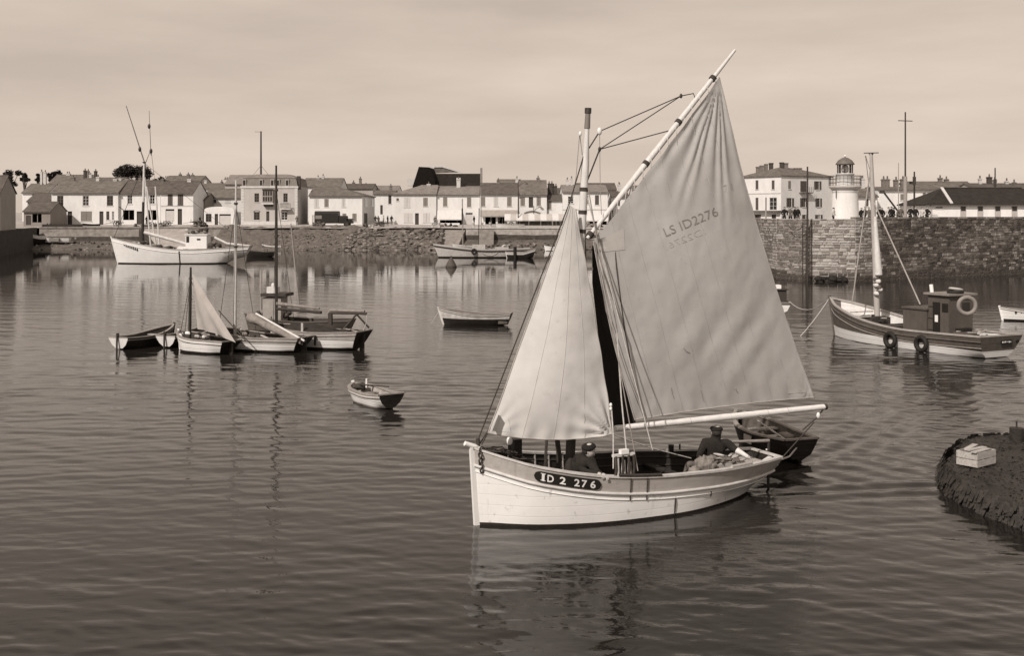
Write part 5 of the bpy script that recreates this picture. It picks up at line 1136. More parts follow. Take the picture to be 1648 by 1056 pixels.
# tower house with mansard roof
TS = wallm('tower', .43)
r, pl, w, ze, zr, ro = house('square stone tower house with mansard roof and oriel window', 388, 479, 300, 300, 199, [(409.5, 311, 417, 325.5, 'w'), (456, 311, 463, 325.5, 'w'), (408.5, 341, 418, 354, 'a'), (452.5, 341, 463, 354, 'a'), (428.5, 340, 433.5, 362, 'd')], TS, None, 10, roof=False, name='tower_house')
mz = H-(284.5-HY)/F*200; k = MB()
for i0, i1, z0, z1 in ((.0, .35, ze, mz-.25), ): 
    q = [pl.at(u, z, -o) for z, i in ((z0, i0), (z1, i1)) for u, o in ((i, i), (w-i, i), (w-i, 10-i), (i, 10-i))]
    k.add(q, [(0, 1, 5, 4), (1, 2, 6, 5), (2, 3, 7, 6), (3, 0, 4, 7), (4, 5, 6, 7)])
mr_ = k.build('mansard_roof', mat('mansard_zinc', .17, .7, .25, 2, stretch=(4, 4, .4)), r)
k = MB(); q = [pl.at(u, z, -o) for z, i in ((mz-.25, .25), (mz+.5, 2.2)) for u, o in ((i, i), (w-i, i), (w-i, 10-i), (i, 10-i))]; k.add(q, [(0, 1, 5, 4), (1, 2, 6, 5), (2, 3, 7, 6), (3, 0, 4, 7), (4, 5, 6, 7)]); k.build('roof_cap', RF4, mr_)
for px in (393, 420, 438, 447, 462):
    u, z = pl.uz(px, 295); pbox(pl, u-.35, u+.35, z-.5, z+.75, -.8, .02).build('dormer', mat('dormer_paint', .3, .7), mr_); pbox(pl, u-.2, u+.2, z-.35, z+.55, .02, .04).build('dormer_pane', glass, mr_)
u, z = pl.uz(474, 290); pbox(pl, u-.4, u+.2, z-1, z+.4, -2, -1.2).build('chimney', brick_c, mr_); u, z = pl.uz(479, 283); pbox(pl, u-.25, u+.35, ze-.5, z, -1.2, -.5).build('chimney', mat('sooty_brick', .06, .9, .3, 3), mr_)
pbox(pl, -.12, w+.12, ze-.28, ze+.06, -.2, .14).build('cornice', stone_trim, r)
for u0 in (0, w-.5):
    for j in range(14): pbox(pl, u0-.02, u0+.5+.0, 3.4+j*.5, 3.86+j*.5, -.2, .03+.015*(j % 2)).build('quoin', stone_trim, r)
(u0, z1), (u1, z0) = pl.uz(424, 306), pl.uz(440.5, 333)
pbox(pl, u0, u1, z0+.7, z1, 0, .9).build('oriel', mat('oriel_wood', .26, .7, .15, 3), r)
for i in range(4):
    for j in range(2): a = lerp(u0, u1, .06+.235*i); pbox(pl, a, a+.3, z0+1.0+j*1.0, z0+1.8+j*1.0, .9, .915).build('oriel_pane', glass, r)
pbox(pl, u0-.1, u1+.1, z0+.45, z0+.7, 0, 1.0).build('oriel_base', stone_trim, r); pbox(pl, u0, u1, z1, z1+.18, 0, 1.1).build('oriel_roof', RF3, r); pbox(pl, u0+.2, u1-.1, z0+.05, z0+.44, 0, .6).build('oriel_bracket', door_d, r)
(u0, z1), (u1, z0) = pl.uz(452, 328), pl.uz(469, 337); pbox(pl, u0, u1, z0, z0+.18, 0, .9).build('balcony', stone_trim, r)
for i in range(9): u = lerp(u0+.05, u1-.05, i/8); pbox(pl, u-.03, u+.03, z0+.18, z1, .82, .88).build('baluster', iron, r)
pbox(pl, u0, u1, z1, z1+.07, .8, .9).build('balcony_rail', iron, r); pbox(pl, -.02, w+.02, 3.3, 4.45, 0, .07).build('plinth', stone_trim, r)
q = PZ(420, 0, 212); am = thing('radio_mast', 'tall thin radio mast rising behind the tower house', 'mast', (q.x, 212, 4)); ztop = H-(211-HY)/F*212
MB().tube([(q.x, 212, 3.8), (q.x, 212, ztop)], [.24, .14], 7).build('pole', wood_dark, am); MB().box((q.x-.5, 212, ztop-.1), (1.4, .06, .06)).build('cross_arm', iron, am)
for s in (-1, 1): MB().tube([(q.x, 212, ztop-6.5), (q.x+s*2.4, 212, 12)], .03, 5).build('guy_wire', iron, am)
MB().box((q.x, 212, 12.4), (2.2, .8, .5)).build('mast_base', RF3, am)
r, pl, w, ze, zr, ro = house('white house behind the lorry with hipped right hand roof', 497.5, 583, 315, 302, HD, [(506, 320, 513, 333, 'l'), (522, 320, 529, 333, 'c'), (551, 343.5, 557.5, 356, 'c'), (567, 343.5, 574, 356, 'c'), (550, 320, 556, 333, 'l'), (502, 346, 509, 362, 'e')], W1, RF2, 18, hipr=5, fr=.28)
pr_ = Plane(pl.at(w, 0, 0), Vector((0, 1, 0)))
for a, b_, c, d, kk in ((587, 318, 591, 333, 's'), (586, 343, 591, 362, 'd'), (598, 320, 601, 333, 'c')):
    (ua, z1), (ub, z0) = pr_.uz(a, b_), pr_.uz(c, d); pbox(pr_, ua, ub, z0, z1, 0, .04).build('side_window', glass if kk != 'd' else door_d, r)
house('narrow white house set back beyond the hip roofed house', 601, 634, 312, 308, 226, [(612, 330, 616, 345, 'd'), (625, 314, 630, 328, 'w')], W1, RF2, 9, chim=((629, 299, 4),))
house('white hip roofed house with two arched shutters by the dark hall', 633.5, 702, 312, 299.5, HD, [(650, 318, 660.5, 333, 'l'), (681, 318, 688.5, 332, 'c'), (650, 343, 664, 357.5, 'l'), (668, 343, 674, 362.5, 'd'), (681, 343, 692, 357.5, 'l'), (638, 319, 642, 323, 'm')], W2, RF4, 9, hipl=4.5, chim=((690, 296, 6, pale_c),))
r, pl, w, ze, zr, ro = house('white café with pale sloping awning over a dark front', 702.5, 772, 313, 302.5, HD+.4, [(713, 317.5, 720, 332, 'c'), (751.5, 317.5, 758.5, 333, 'c'), (708, 346, 745, 362.5, 'g'), (749, 342, 761, 362.5, 'e')], W1, RF4, 9, chim=((738, 288, 6, pale_c),))
(a, z1), (b_, z0) = pl.uz(704, 338), pl.uz(744, 352); awning(pl, r, a, b_, z0, z1, 1.3, awn_m)
MB().box(pl.at((a+b_)/2, 3.95, 1.0), (3.6, .6, .35)).build('terrace_planter', W1, r)
r, pl, w, ze, zr, ro = house('white house with three shuttered windows and grey awning', 772.5, 834, 312, 296, HD, [(773.8, 317, 781, 332, 'c'), (794.5, 317, 802, 332, 'l'), (816, 317, 823.5, 332, 'c'), (781, 347, 798, 361, 'g'), (801, 347, 816, 361, 'g')], W1, RF1, 9, chim=((802, 290, 5),))
(a, z1), (b_, z0) = pl.uz(773, 338), pl.uz(834, 347); awning(pl, r, a, b_, z0, z1, .9, awn_g)
r, pl, w, ze, zr, ro = house('white house with arched lintel between two grey shuttered windows', 834.5, 880, 313, 291.5, HD+.3, [(837.5, 317, 845, 331, 'c'), (851, 317, 858, 334, 'd'), (863.5, 317, 870.5, 331, 'c'), (838, 352, 876, 363, 'g')], W1, RF2, 9, chim=((832, 287, 5, pale_c), (866, 286, 5)))
k = MB()
for i in range(10):
    a0, a1 = i/10, (i+1)/10; k.add([pl.at(lerp(1.0, 3.9, t), pl.uz(850, 342)[1]+.35*math.sin(math.pi*t)-dz, o) for o in (.12, 0) for t, dz in ((a0, 0), (a1, 0), (a1, .25), (a0, .25))], [(0, 3, 2, 1), (0, 1, 5, 4), (3, 7, 6, 2)])
k.build('arched_lintel', brick_c, r)
house('small low white house below two sooty chimneys', 880.5, 905, 322, 314, HD+1, [(880.9, 323, 887.5, 337, 'c')], W1, RF1, 7, chim=((886, 295, 9, MATS['sooty_brick']), (893, 299, 7, MATS['sooty_brick'])))
pm_ = thing('market_stalls', 'dark timber stall front under the long striped awning', 'stall', PZ(868, 3.5, 196.5)); sp = Plane(PZ(830, 0, 197), (1, 0)); ws = sp.uz(908, 350)[0]
m = MB()
for i in range(12): a = lerp(0, ws, i/12); pbox(sp, a+.02, a+ws/12-.02, 3.55, 5.3, -.2, -.12).build('board', mat('stall_board', .13, .8, .4, 3, stretch=(3, 3, .5)), pm_)
a0 = sp.uz(812, 343)[0]; awning(sp, pm_, a0, ws, 4.75, 5.75, 1.5, awn_m, 10, mat('awning_buff', .42, .9, .1, 2))
for i in range(6): a = lerp(a0+.1, ws, i/5); pbox(sp, a-.04, a+.04, 3.5, 4.7, 1.35, 1.43).build('post', wood, pm_)
r, pl, w, ze, zr, ro = house('white house behind the mast with cornice and grey roof', 905.5, 978, 309, 299, HD, [(914, 316, 923, 327.5, 'w'), (940, 315, 947, 328, 'c'), (957.5, 314, 964, 329.5, 'm'), (908, 355, 976, 364, 'g')], W1, RF4, 12, chim=((913, 289, 4, pale_c), (920, 287, 3, pale_c)), band=337)
(a, z1), (b_, z0) = pl.uz(906, 347), pl.uz(978, 354); awning(pl, r, a, b_, z0, z1, 1.0, awn_m)
house('white house partly hidden by the slanting yard', 984, 1012, 317, 309, HD+6, [(992, 321, 998, 331, 'w')], W1, RF1, 8, chim=((997, 297, 4, pale_c),), band=338)
house('low house glimpsed behind the big sail', 1020, 1150, 314, 300, HD+8, [(1050, 318, 1058, 332, 'c')], W2, RF2, 8)
house('small grey roofed house just left of the hotel', 1165, 1206, 306, 291, 204, [(1192, 318, 1197, 332, 'c'), (1196, 345, 1202, 360, 'w')], W1, RF1, 8)
# the three storey hotel on the corner
cD = 185.0; cp = PZ(1257, 0, cD); ra = R(32)
pR = Plane(cp, (math.cos(ra), math.sin(ra))); uL = Vector((math.sin(ra), -math.cos(ra), 0))       # left wall runs away behind the corner
wR = pR.uz(1338, 300)[0]; wL = 9.5; pL = Plane(cp-uL*wL, uL)
wL = 1/(1) * wL; ht = thing('hotel', 'three storey white corner hotel with shutters left of the lighthouse', 'hotel', (cp.x, cp.y+5, 3.2)); zE = H-(283.5-HY)/F*cD; mb = MB()
oR, oL = [], []
for a, b_, c, d, k in ((1268.5, 291, 1273, 304, 'c'), (1288, 291, 1298, 309, 'm'), (1310.5, 291.5, 1321, 305, 's'), (1266, 318.5, 1277, 333, 's'), (1288, 318.5, 1299, 333, 's'), (1312.5, 319, 1322, 333, 's'), (1291, 345.5, 1299, 360, 's'), (1312, 345.5, 1323, 360, 's')):
    (u0, z1), (u1, z0) = pR.uz(a, b_), pR.uz(c, d); m_ = (u1-u0)*.24 if k == 's' else 0; oR.append((u0+m_, u1-m_, z0, z1, k))
for a, b_, c, d, k in ((1216, 290, 1220.5, 304.5, 'm'), (1242, 290, 1246.5, 304.5, 'm'), (1216, 318, 1220.5, 338, 'm'), (1238, 318, 1250, 338, 'w'), (1212, 345, 1224, 359, 's'), (1242, 345, 1249, 360, 'd')):
    (u0, z1), (u1, z0) = pL.uz(a, b_), pL.uz(c, d); m_ = (u1-u0)*.24 if k == 's' else 0; oL.append((max(.1, u0+m_), min(wL-.1, u1-m_), z0, z1, k))
facade(mb, pR, wR, 3.2, zE, oR); facade(mb, pL, wL, 3.2, zE, oL)
q0, q1, q2, q3 = pL.at(0, 0), cp, pR.at(wR, 0), pL.at(0, 0)+pR.u*wR
for p, q in ((q2, q3), (q3, q0)): mb.add([p+Vector((0, 0, 3.2)), q+Vector((0, 0, 3.2)), q+Vector((0, 0, zE)), p+Vector((0, 0, zE))], [(0, 1, 2, 3)])
mb.build('wall', wallm('hotel', .70), ht)
for o in oR: opening(pR, ht, *o)
for o in oL: opening(pL, ht, *o)
cc = (q0+q2)/2; ov = 1.04; zR = H-(270-HY)/F*(cc.y); e = [cc+(q-cc)*ov+Vector((0, 0, zE)) for q in (q0, q1, q2, q3)]; rd = (q2-q1)*.16; ra_, rb_ = cc-rd+Vector((0, 0, zR)), cc+rd+Vector((0, 0, zR))
k = MB(); up = Vector((0, 0, .18)); k.add([v+up for v in e]+[ra_, rb_]+[v-Vector((0, 0, .02)) for v in e], [(0, 1, 4), (1, 2, 5, 4), (2, 3, 5), (3, 0, 4, 5), (1, 0, 6, 7), (2, 1, 7, 8), (3, 2, 8, 9), (0, 3, 9, 6), (6, 9, 8, 7)])
hro = k.build('roof', RF2, ht)
for px, py, w_, m in ((1220, 268, 6, brick_c), (1226, 266, 6, brick_c), (1233, 263.5, 5, brick_c), (1241, 262, 6, MATS['sooty_brick']), (1258, 261, 6, MATS['sooty_brick']), (1265, 262, 6, brick_c), (1284, 270, 12, brick_c)):
    D_ = cc.y+(.5 if px < 1250 else -.5); x = (px-CX)/F*D_; zt = H-(py-HY)/F*D_; chimney(hro, x, D_, zt-2.6, zt, w_/F*D_, m)
zz = pL.uz(1230, 340)[1]; pbox(pL, -.2, wL+.1, zz-.1, zz+.12, 0, .9).build('balcony', mat('balcony_dark', .12, .7), ht); zz = pR.uz(1293, 310)[1]; u0 = pR.uz(1286, 310)[0]; u1 = pR.uz(1304, 310)[0]
pbox(pR, u0, u1, zz-.1, zz+.05, 0, .7).build('balcony', mat('balcony_dark', .12), ht)
for i in range(7): u = lerp(u0, u1, i/6); pbox(pR, u-.025, u+.025, zz+.05, zz+.95, .62, .67).build('baluster', iron, ht)
zz = pL.uz(1230, 311)[1]; pbox(pL, .1, wL-.1, zz-.08, zz+.08, 0, .07).build('string_course', stone_trim, ht)
# lighthouse
LD = 112; lx = PZ(1360, 0, LD).x; lh = thing('lighthouse', 'short round white lighthouse with lantern and railed gallery', 'lighthouse', (lx, LD, 4.2)); zpx = lambda py: H-(py-HY)/F*LD; s_ = LD/F; lc = (lx, LD, 0)
MB().lathe([(21.8*s_, 4.2), (21.5*s_, zpx(345)), (20.2*s_, zpx(312)), (20.2*s_, zpx(309)), (21*s_, zpx(308.4)), (21*s_, zpx(306.8))], lc, 32).build('tower', wallm('lighthouse', .72), lh)
MB().lathe([(20*s_, zpx(306.9)), (23*s_, zpx(303.5)), (25.5*s_, zpx(301.5)), (25.5*s_, zpx(299.2)), (12*s_, zpx(299))], lc, 32).build('gallery', mat('gallery_stone', .42, .8, .15, 2), lh)
MB().lathe([(14.2*s_, zpx(299.3)), (14.2*s_, zpx(280.5)), (14.8*s_, zpx(280.4)), (14.8*s_, zpx(279.2)), (11*s_, zpx(279.1))], lc, 28).build('watch_room', wallm('watch', .72), lh)
rl = MB(); rl2 = MB()
for i in range(26): a = 2*math.pi*i/26; x, y = lx+25*s_*math.cos(a), LD+25*s_*math.sin(a); MB().tube([(x, y, zpx(299.2)), (x, y, zpx(283))], .02, 5).build('railing_post', iron, lh)
for py in (283, 288, 294): rl.torus((lx, LD, zpx(py)), 25*s_, .02, Matrix.Rotation(R(90), 3, 'X'), 32, 5)
rl.build('railing', iron, lh)
for i in range(8):
    a = 2*math.pi*(i+.5)/8; x, y = lx+11.6*s_*math.cos(a), LD+11.6*s_*math.sin(a); MB().tube([(x, y, zpx(279.2)), (x, y, zpx(264.5))], .06, 5).build('lantern_mullion', iron, lh)
lg = MB().lathe([(11.2*s_, zpx(279)), (11.2*s_, zpx(264.6))], lc, 24).build('lantern_glass', mat('lantern_glass', .25, .1, .1), lh); gt = MATS['lantern_glass'].node_tree; gx = gt.nodes.new('ShaderNodeMixShader'); gx.inputs[0].default_value = .15; gs = gt.nodes.new('ShaderNodeBsdfTransparent'); gt.links.new(gs.outputs[0], gx.inputs[1]); gt.links.new(gt.nodes['Principled BSDF'].outputs[0], gx.inputs[2]); gt.links.new(gx.outputs[0], [q for q in gt.nodes if q.type == 'OUTPUT_MATERIAL'][0].inputs[0])
MB().lathe([(0, zpx(278)), (5*s_, zpx(277)), (6*s_, zpx(271)), (4*s_, zpx(266)), (0, zpx(265.5))], lc, 14).build('lamp_lens', mat('lens', .5, .2), lh)
MB().lathe([(11*s_, zpx(264.9)), (14.8*s_, zpx(264.9)), (14.8*s_, zpx(263.6)), (11*s_, zpx(258)), (5*s_, zpx(254)), (1.2*s_, zpx(253)), (1.0*s_, zpx(252))], lc, 24).build('dome', mat('dome_zinc', .13, .6, .2, 3), lh)
MB().ell((lx, LD, zpx(250.7)), (1.7*s_, 1.7*s_, 1.7*s_), 0, 10, 8).build('finial', white_paint, lh)
MB().tube([(lx-18.5*s_, LD-14*s_, zpx(306)), (lx-18.5*s_, LD-14*s_, zpx(319))], .04, 5).build('drain_pipe', iron, lh)
# market shed with dark hipped roof on the jetty
r, pl, w, ze, zr, ro = house('long white shed with dark hipped roof on the jetty', 1492, 1720, 329.5, 304.5, 128, [(1506, 333, 1517, 335, 'm')], wallm('shed', .72), RF3, 9, base=4.2, hipl=3.4, hipr=3.4, name='market_shed', cat='shed')
for a in (1545.5, 1573, 1601, 1628, 1656): (u0, z1), (u1, z0) = pl.uz(a, 331), pl.uz(a+9, 353); pbox(pl, u0, u1, 4.2, z1, 0, .06).build('shed_door', mat('shed_door', .38, .7, .1, 4), r); pbox(pl, u0+.05, u1-.05, z1-.6, z1-.05, .06, .075).build('fanlight', glass, r)
q = pl.at(3.4, zr+.2, -4.5); q2 = pl.at(2.72, ze+.18, .25); MB().bar(q, q2, .32, .12).build('roof_flashing', stone_trim, ro)
# houses behind the jetty
for lb, a, b_, ye, yr, D_, ops, wm_, rf, ch in (
    ('white house right of the lighthouse with a grey roof', 1379, 1412, 316, 304, 150, [(1393, 320, 1398, 332, 'w')], W1, RF2, ((1388, 287, 6, pale_c),)),
    ('large blank white house wall behind the signal cross', 1413, 1503, 305, 303, 152, [(1449, 312, 1455, 322, 'c'), (1485, 310, 1490, 318, 'c')], W1, RF2, ((1425, 288, 12), (1442, 289, 7), (1453, 288, 7))),
    ('grey tiled house rising behind the dark roofed shed', 1468, 1576, 303.5, 294, 165, [], W2, RF2, ((1513, 286, 6), (1523, 288, 6))),
    ('pale house with chimney stacks at the right edge', 1572, 1690, 305, 297, 160, [(1600, 306, 1604, 309, 'm')], W3, RF1, ((1577, 287, 4, pale_c), (1592, 284.5, 7, MATS['sooty_brick']), (1601, 289, 5, pale_c), (1620, 291, 5, pale_c), (1632, 293, 4)))):
    house(lb, a, b_, ye, yr, D_, ops, wm_, rf, 9, 4, ch)
# roofs of the town behind the front row
BG = 'town roofs behind the quay'
for i, (a, b_, ye, yr, D_, wm_, rf, ch, lb) in enumerate((
    (78, 140, 296, 282.5, 236, W2, RF2, ((110, 279, 6, pale_c),), 'pale tiled roof behind the left end of the white row'),
    (128, 192, 290, 287, 228, W1, RF2, ((137, 274, 4, MATS['sooty_brick']), (142, 275, 3, brick_c), (146, 281, 4, pale_c), (154, 275, 4, MATS['sooty_brick'])), 'flat roofed house with dark chimney stacks behind the white row'),
    (196, 262, 299, 294, 238, W2, RF1, ((209, 287, 5, pale_c), (216, 286, 4, pale_c)), 'house with twin pale chimneys under the big pine'),
    (262, 322, 292, 284, 250, W3, RF2, ((268, 286, 5, pale_c), (290, 280, 4), (303, 280, 4), (310, 281, 4), (317, 286, 4, pale_c)), 'house with a row of small chimneys right of the pine'),
    (318, 372, 303, 296, 240, W2, RF2, ((331, 290, 4, pale_c), (357, 292, 3)), 'low tiled house before the tower house'),
    (362, 420, 296, 283, 232, W3, RF4, ((364, 288, 6), (372, 286, 5, brick_c)), 'grey roof rising just left of the tower house'),
    (486, 548, 300, 288, 226, W2, RF2, ((512, 285, 5, pale_c), (520, 283, 3, pale_c)), 'roof with two chimneys behind the lorry house'),
    (545, 600, 303, 297, 240, W3, RF1, ((569, 293, 4), (580, 287, 4), (589, 297, 5)), 'low dark roof with aerials beyond the hip roofed house'),
    (590, 640, 307, 300, 246, W1, RF4, ((608, 303, 3),), 'white walled house beyond the narrow lane'),
    (702, 772, 303, 294, 222, W2, RF2, ((703, 297, 7, pale_c),), 'grey tiled roof in front of the dark hall'),
    (800, 838, 306, 290, 222, W2, RF2, (), 'taller tiled roof behind the house with grey awning'),
    (880, 940, 312, 304, 226, W3, RF1, (), 'dark tiled roof beside the sooty chimneys'),
    (930, 992, 305, 296, 224, W3, RF1, ((996, 296, 4, pale_c),), 'long grey roof behind the mast'))):
    house(lb, a, b_, ye, yr, D_, [], wm_, rf, 9, 4, ch, group=BG)
# dark hall with tall gable
hd_ = 222; q = PZ(665, 0, hd_); hl = thing('harbour_hall', 'big dark roofed hall with tall black gable towering over the houses', 'hall', (q.x+6, hd_, 4)); zp = lambda py, D=hd_: H-(py-HY)/F*D
xs = lambda px, D=hd_: (px-CX)/F*D
k = MB(); zt, zb2 = zp(269), zp(300); f = [(xs(664), zb2), (xs(674), zt+.1), (xs(690), zt), (xs(700), zb2+1.2), (xs(700), 4), (xs(664), 4)]
k.add([(x, hd_, z) for x, z in f]+[(x+.5, hd_+7, z) for x, z in f], [(0, 1, 2, 3, 4, 5)[::-1]]+[(i, (i+1) % 6, 6+(i+1) % 6, 6+i) for i in range(6)]); k.build('gable_tower', mat('tarred_boarding', .010, .9, .3, 2, spec=.1), hl)
k = MB(); k.add([(xs(690), hd_+1, zp(301)), (xs(772), hd_+1, zp(301)), (xs(772), hd_+6, zp(277.5)), (xs(697), hd_+6, zp(277.5)), (xs(772), hd_+11, zp(301)), (xs(690), hd_+11, zp(301))], [(0, 1, 2, 3), (3, 2, 4, 5), (1, 4, 2)]); k.build('roof', mat('dark_hall_roof', .022, .9, .35, 1.5, .3, 6, .1), hl)
k = MB(); k.add([(xs(690), hd_+1.2, 4), (xs(771), hd_+1.2, 4), (xs(771), hd_+1.2, zp(301)), (xs(690), hd_+1.2, zp(301))], [(0, 1, 2, 3)]); k.build('wall', W3, hl)
k = MB(); D2 = hd_+9; f = [(xs(692, D2), zp(279, D2)), (xs(700, D2), zp(268.5, D2)), (xs(712, D2), zp(268.5, D2)), (xs(742, D2), zp(277, D2))]; k.add([(x, D2, z) for x, z in f]+[(x, D2+6, z) for x, z in f], [(3, 2, 1, 0), (0, 1, 5, 4), (1, 2, 6, 5), (2, 3, 7, 6)]); k.build('rear_gable', RF2, hl)
k = MB(); k.bar((xs(690, D2), D2-.1, zp(268, D2)), (xs(713, D2), D2-.1, zp(268, D2)), .2, .3); k.bar((xs(713, D2), D2-.1, zp(268, D2)), (xs(744, D2), D2-.1, zp(277.5, D2)), .2, .35); k.build('bargeboard', stone_trim, hl)
q = xs(774); MB().box((q, hd_+3, zp(285)), (.45, .45, zp(269)-zp(301))).build('flue', mat('flue_metal', .22, .7), hl); MB().box((xs(738), hd_, zp(290)), (.8, .6, 1.0)).build('chimney', pale_c, hl); MB().box((xs(663), hd_+2, zp(293)), (2.0, 2, 1.4)).build('white_tank', pale_c, hl)

# ------------------------------------------------------------------ poles
def pole_thing(nm, label, px, ytop, D, zb, r, m, cat='post', extra=None):
    x = xs(px, D); zt = H-(ytop-HY)/F*D; t = thing(nm, label, cat, (x, D, zb)); MB().tube([(x, D, zb-.2), (x, D, zt)], [r, r*.7], 8).build('shaft', m, t)
    if extra: extra(t, x, zt)
    return t
def cross(t, x, zt):
    z = zt-.85; MB().tube([(x-.75, 118, z-.05), (x+.75, 118, z-.1)], .05, 6).build('cross_arm', iron, t); MB().tube([(x, 118, 4.2), (x, 118, zt-6.8)], .2, 8).build('lower_mast', wood, t)
pole_thing('signal_mast', 'tall signal mast with a cross arm on the jetty', 1457, 180, 118, 4.2, .11, wood_dark, 'mast', cross)
pole_thing('telegraph_pole', 'dark post standing before the large white wall', 1471.5, 276, 120, 4.2, .12, spar_dark, extra=lambda t, x, z: (MB().box((x, 120, z-1.0), (.3, .2, .9)).build('insulators', iron, t), MB().box((x-.3, 120, z-1.2), (.5, .12, .3)).build('junction_box', iron, t)))
pole_thing('telegraph_pole', 'dark pole with insulators above the right end of the shed', 1601.5, 270, 150, 4.2, .12, spar_dark, extra=lambda t, x, z: MB().box((x, 150, z-2.0), (.35, .2, 1.0)).build('insulators', iron, t))
pole_thing('mooring_pile', 'tall grey pile standing in the water before the bright wall end', 1299.5, 268, 94.6, -1.2, .10, wood_dark)
pole_thing('thin_post', 'thin pale post left of the signal mast', 1446, 262, 122, 4.2, .06, wood)
dk = thing('derrick', 'slanting dark derrick arm on the jetty behind the trawler mast', 'derrick', PZ(1446, 4.2, 121)); a_, b_ = P(1422, 309, 121), P(1446, 341, 121); MB().bar(a_, b_, .16, .16).build('arm', spar_dark, dk); MB().box((b_.x+.1, 121, (4.2+b_.z)/2), (.5, .5, b_.z-4.2)).build('winch', iron, dk); MB().box(a_-Vector((.15, 0, 0)), (.5, .3, .3)).build('pulley', iron, dk)
lp = thing('street_lamp', 'dark street lamp with a curved bracket between the two awning houses', 'lamp', PZ(834, 3.6, 196)); x = xs(834, 196); zt = H-(292-HY)/F*196; MB().tube([(x, 196, 3.5), (x, 196, zt)], [.1, .07], 7).build('post', iron, lp); MB().tube([(x, 196, zt-1.0), (x+.4, 196, zt-.5), (x+1.2, 196, zt-.1), (x+1.5, 196, zt-.3)], .05, 6).build('bracket', iron, lp); MB().lathe([(.05, 0), (.3, -.18), (.28, -.22), (0, -.2)], (x+1.5, 196, zt-.25), 10).build('lamp_shade', iron, lp)

# ------------------------------------------------------------------ trees
leaf_m = mat('pine_foliage', .034, .85, .45, .9); bark = mat('bark', .06, .9, .3, 4)
def tree(label, px, ytop, ybot, wpx, D, lobes, dens=900, group='trees behind the roofs', flat=.5):
    x = xs(px, D); zt = H-(ytop-HY)/F*D; zb = H-(ybot-HY)/F*D; w = wpx/F*D; t = thing('pine_tree', label, 'tree', (x, D, 4.2), 0, group)
    tk = MB(); tk.tube([(x, D, 4), (x+.2, D, lerp(4, zb, .6)), (x-.1, D, lerp(zb, zt, .3))], [.35, .28, .16], 8); rr_ = random.Random(int(px))
    cs = []
    for i in range(lobes):
        a = rr_.uniform(0, 6.28); f = rr_.uniform(.1, .95) if i else 0
        c = Vector((x+math.cos(a)*f*w/2, D+math.sin(a)*f*w*.35, lerp(zb, zt, rr_.uniform(.25, .75)))); r = w*rr_.uniform(.12, .27); cs.append((c, r))
        tk.tube([(x-.1, D, lerp(4, zb, .8)), (lerp(x, c.x, .5), lerp(D, c.y, .5), lerp(zb, c.z, .3)), tuple(c)], [.16, .1, .04], 5)
    tk.build('trunk', bark, t); cr = MB()
    for c, r in cs:
        for i in range(dens//lobes):
            d = Vector((rr_.gauss(0, 1), rr_.gauss(0, 1), rr_.gauss(0, 1))).normalized()*r*rr_.uniform(.45, 1.08); d.z *= flat; p = c+d; p.z = min(p.z, zt)
            s = rr_.uniform(.14, .36); u = Vector((rr_.uniform(-1, 1), rr_.uniform(-1, 1), rr_.uniform(-.5, .5))).normalized()*s; v = u.cross(Vector((rr_.uniform(-1, 1), rr_.uniform(-1, 1), 1))).normalized()*s*.7
            cr.add([p-u, p-v, p+u, p+v], [(0, 1, 2, 3)])
    cr.build('crown', leaf_m, t); return t
tree('large dark umbrella pine standing above the white row roofs', 216, 264.5, 295, 62, 262, 26, 9000, flat=.62)
for px, yt, ybb, w_, lb in ((12, 267, 292, 34, 'dark bushy tree at the far left edge'), (40, 272, 282, 12, 'small round tree second from the left edge'), (62, 275, 284, 8, 'tiny round tree above the pointed gable'), (88, 272, 284, 22, 'windswept dark pine left of the white row'), (101, 275, 283, 9, 'little dark tree right of the windswept pine'), (174, 277, 291, 12, 'small dark tree just left of the umbrella pine'), (262, 284, 290, 26, 'low dark treetops right of the umbrella pine'), (343, 291, 298, 14, 'low dark bush between far roofs before the tower house'), (613, 298, 304, 16, 'low bush above the narrow lane roofs')):
    tree(lb, px, yt, ybb+15, w_*1.1, 265, 12, 2200, flat=.85)

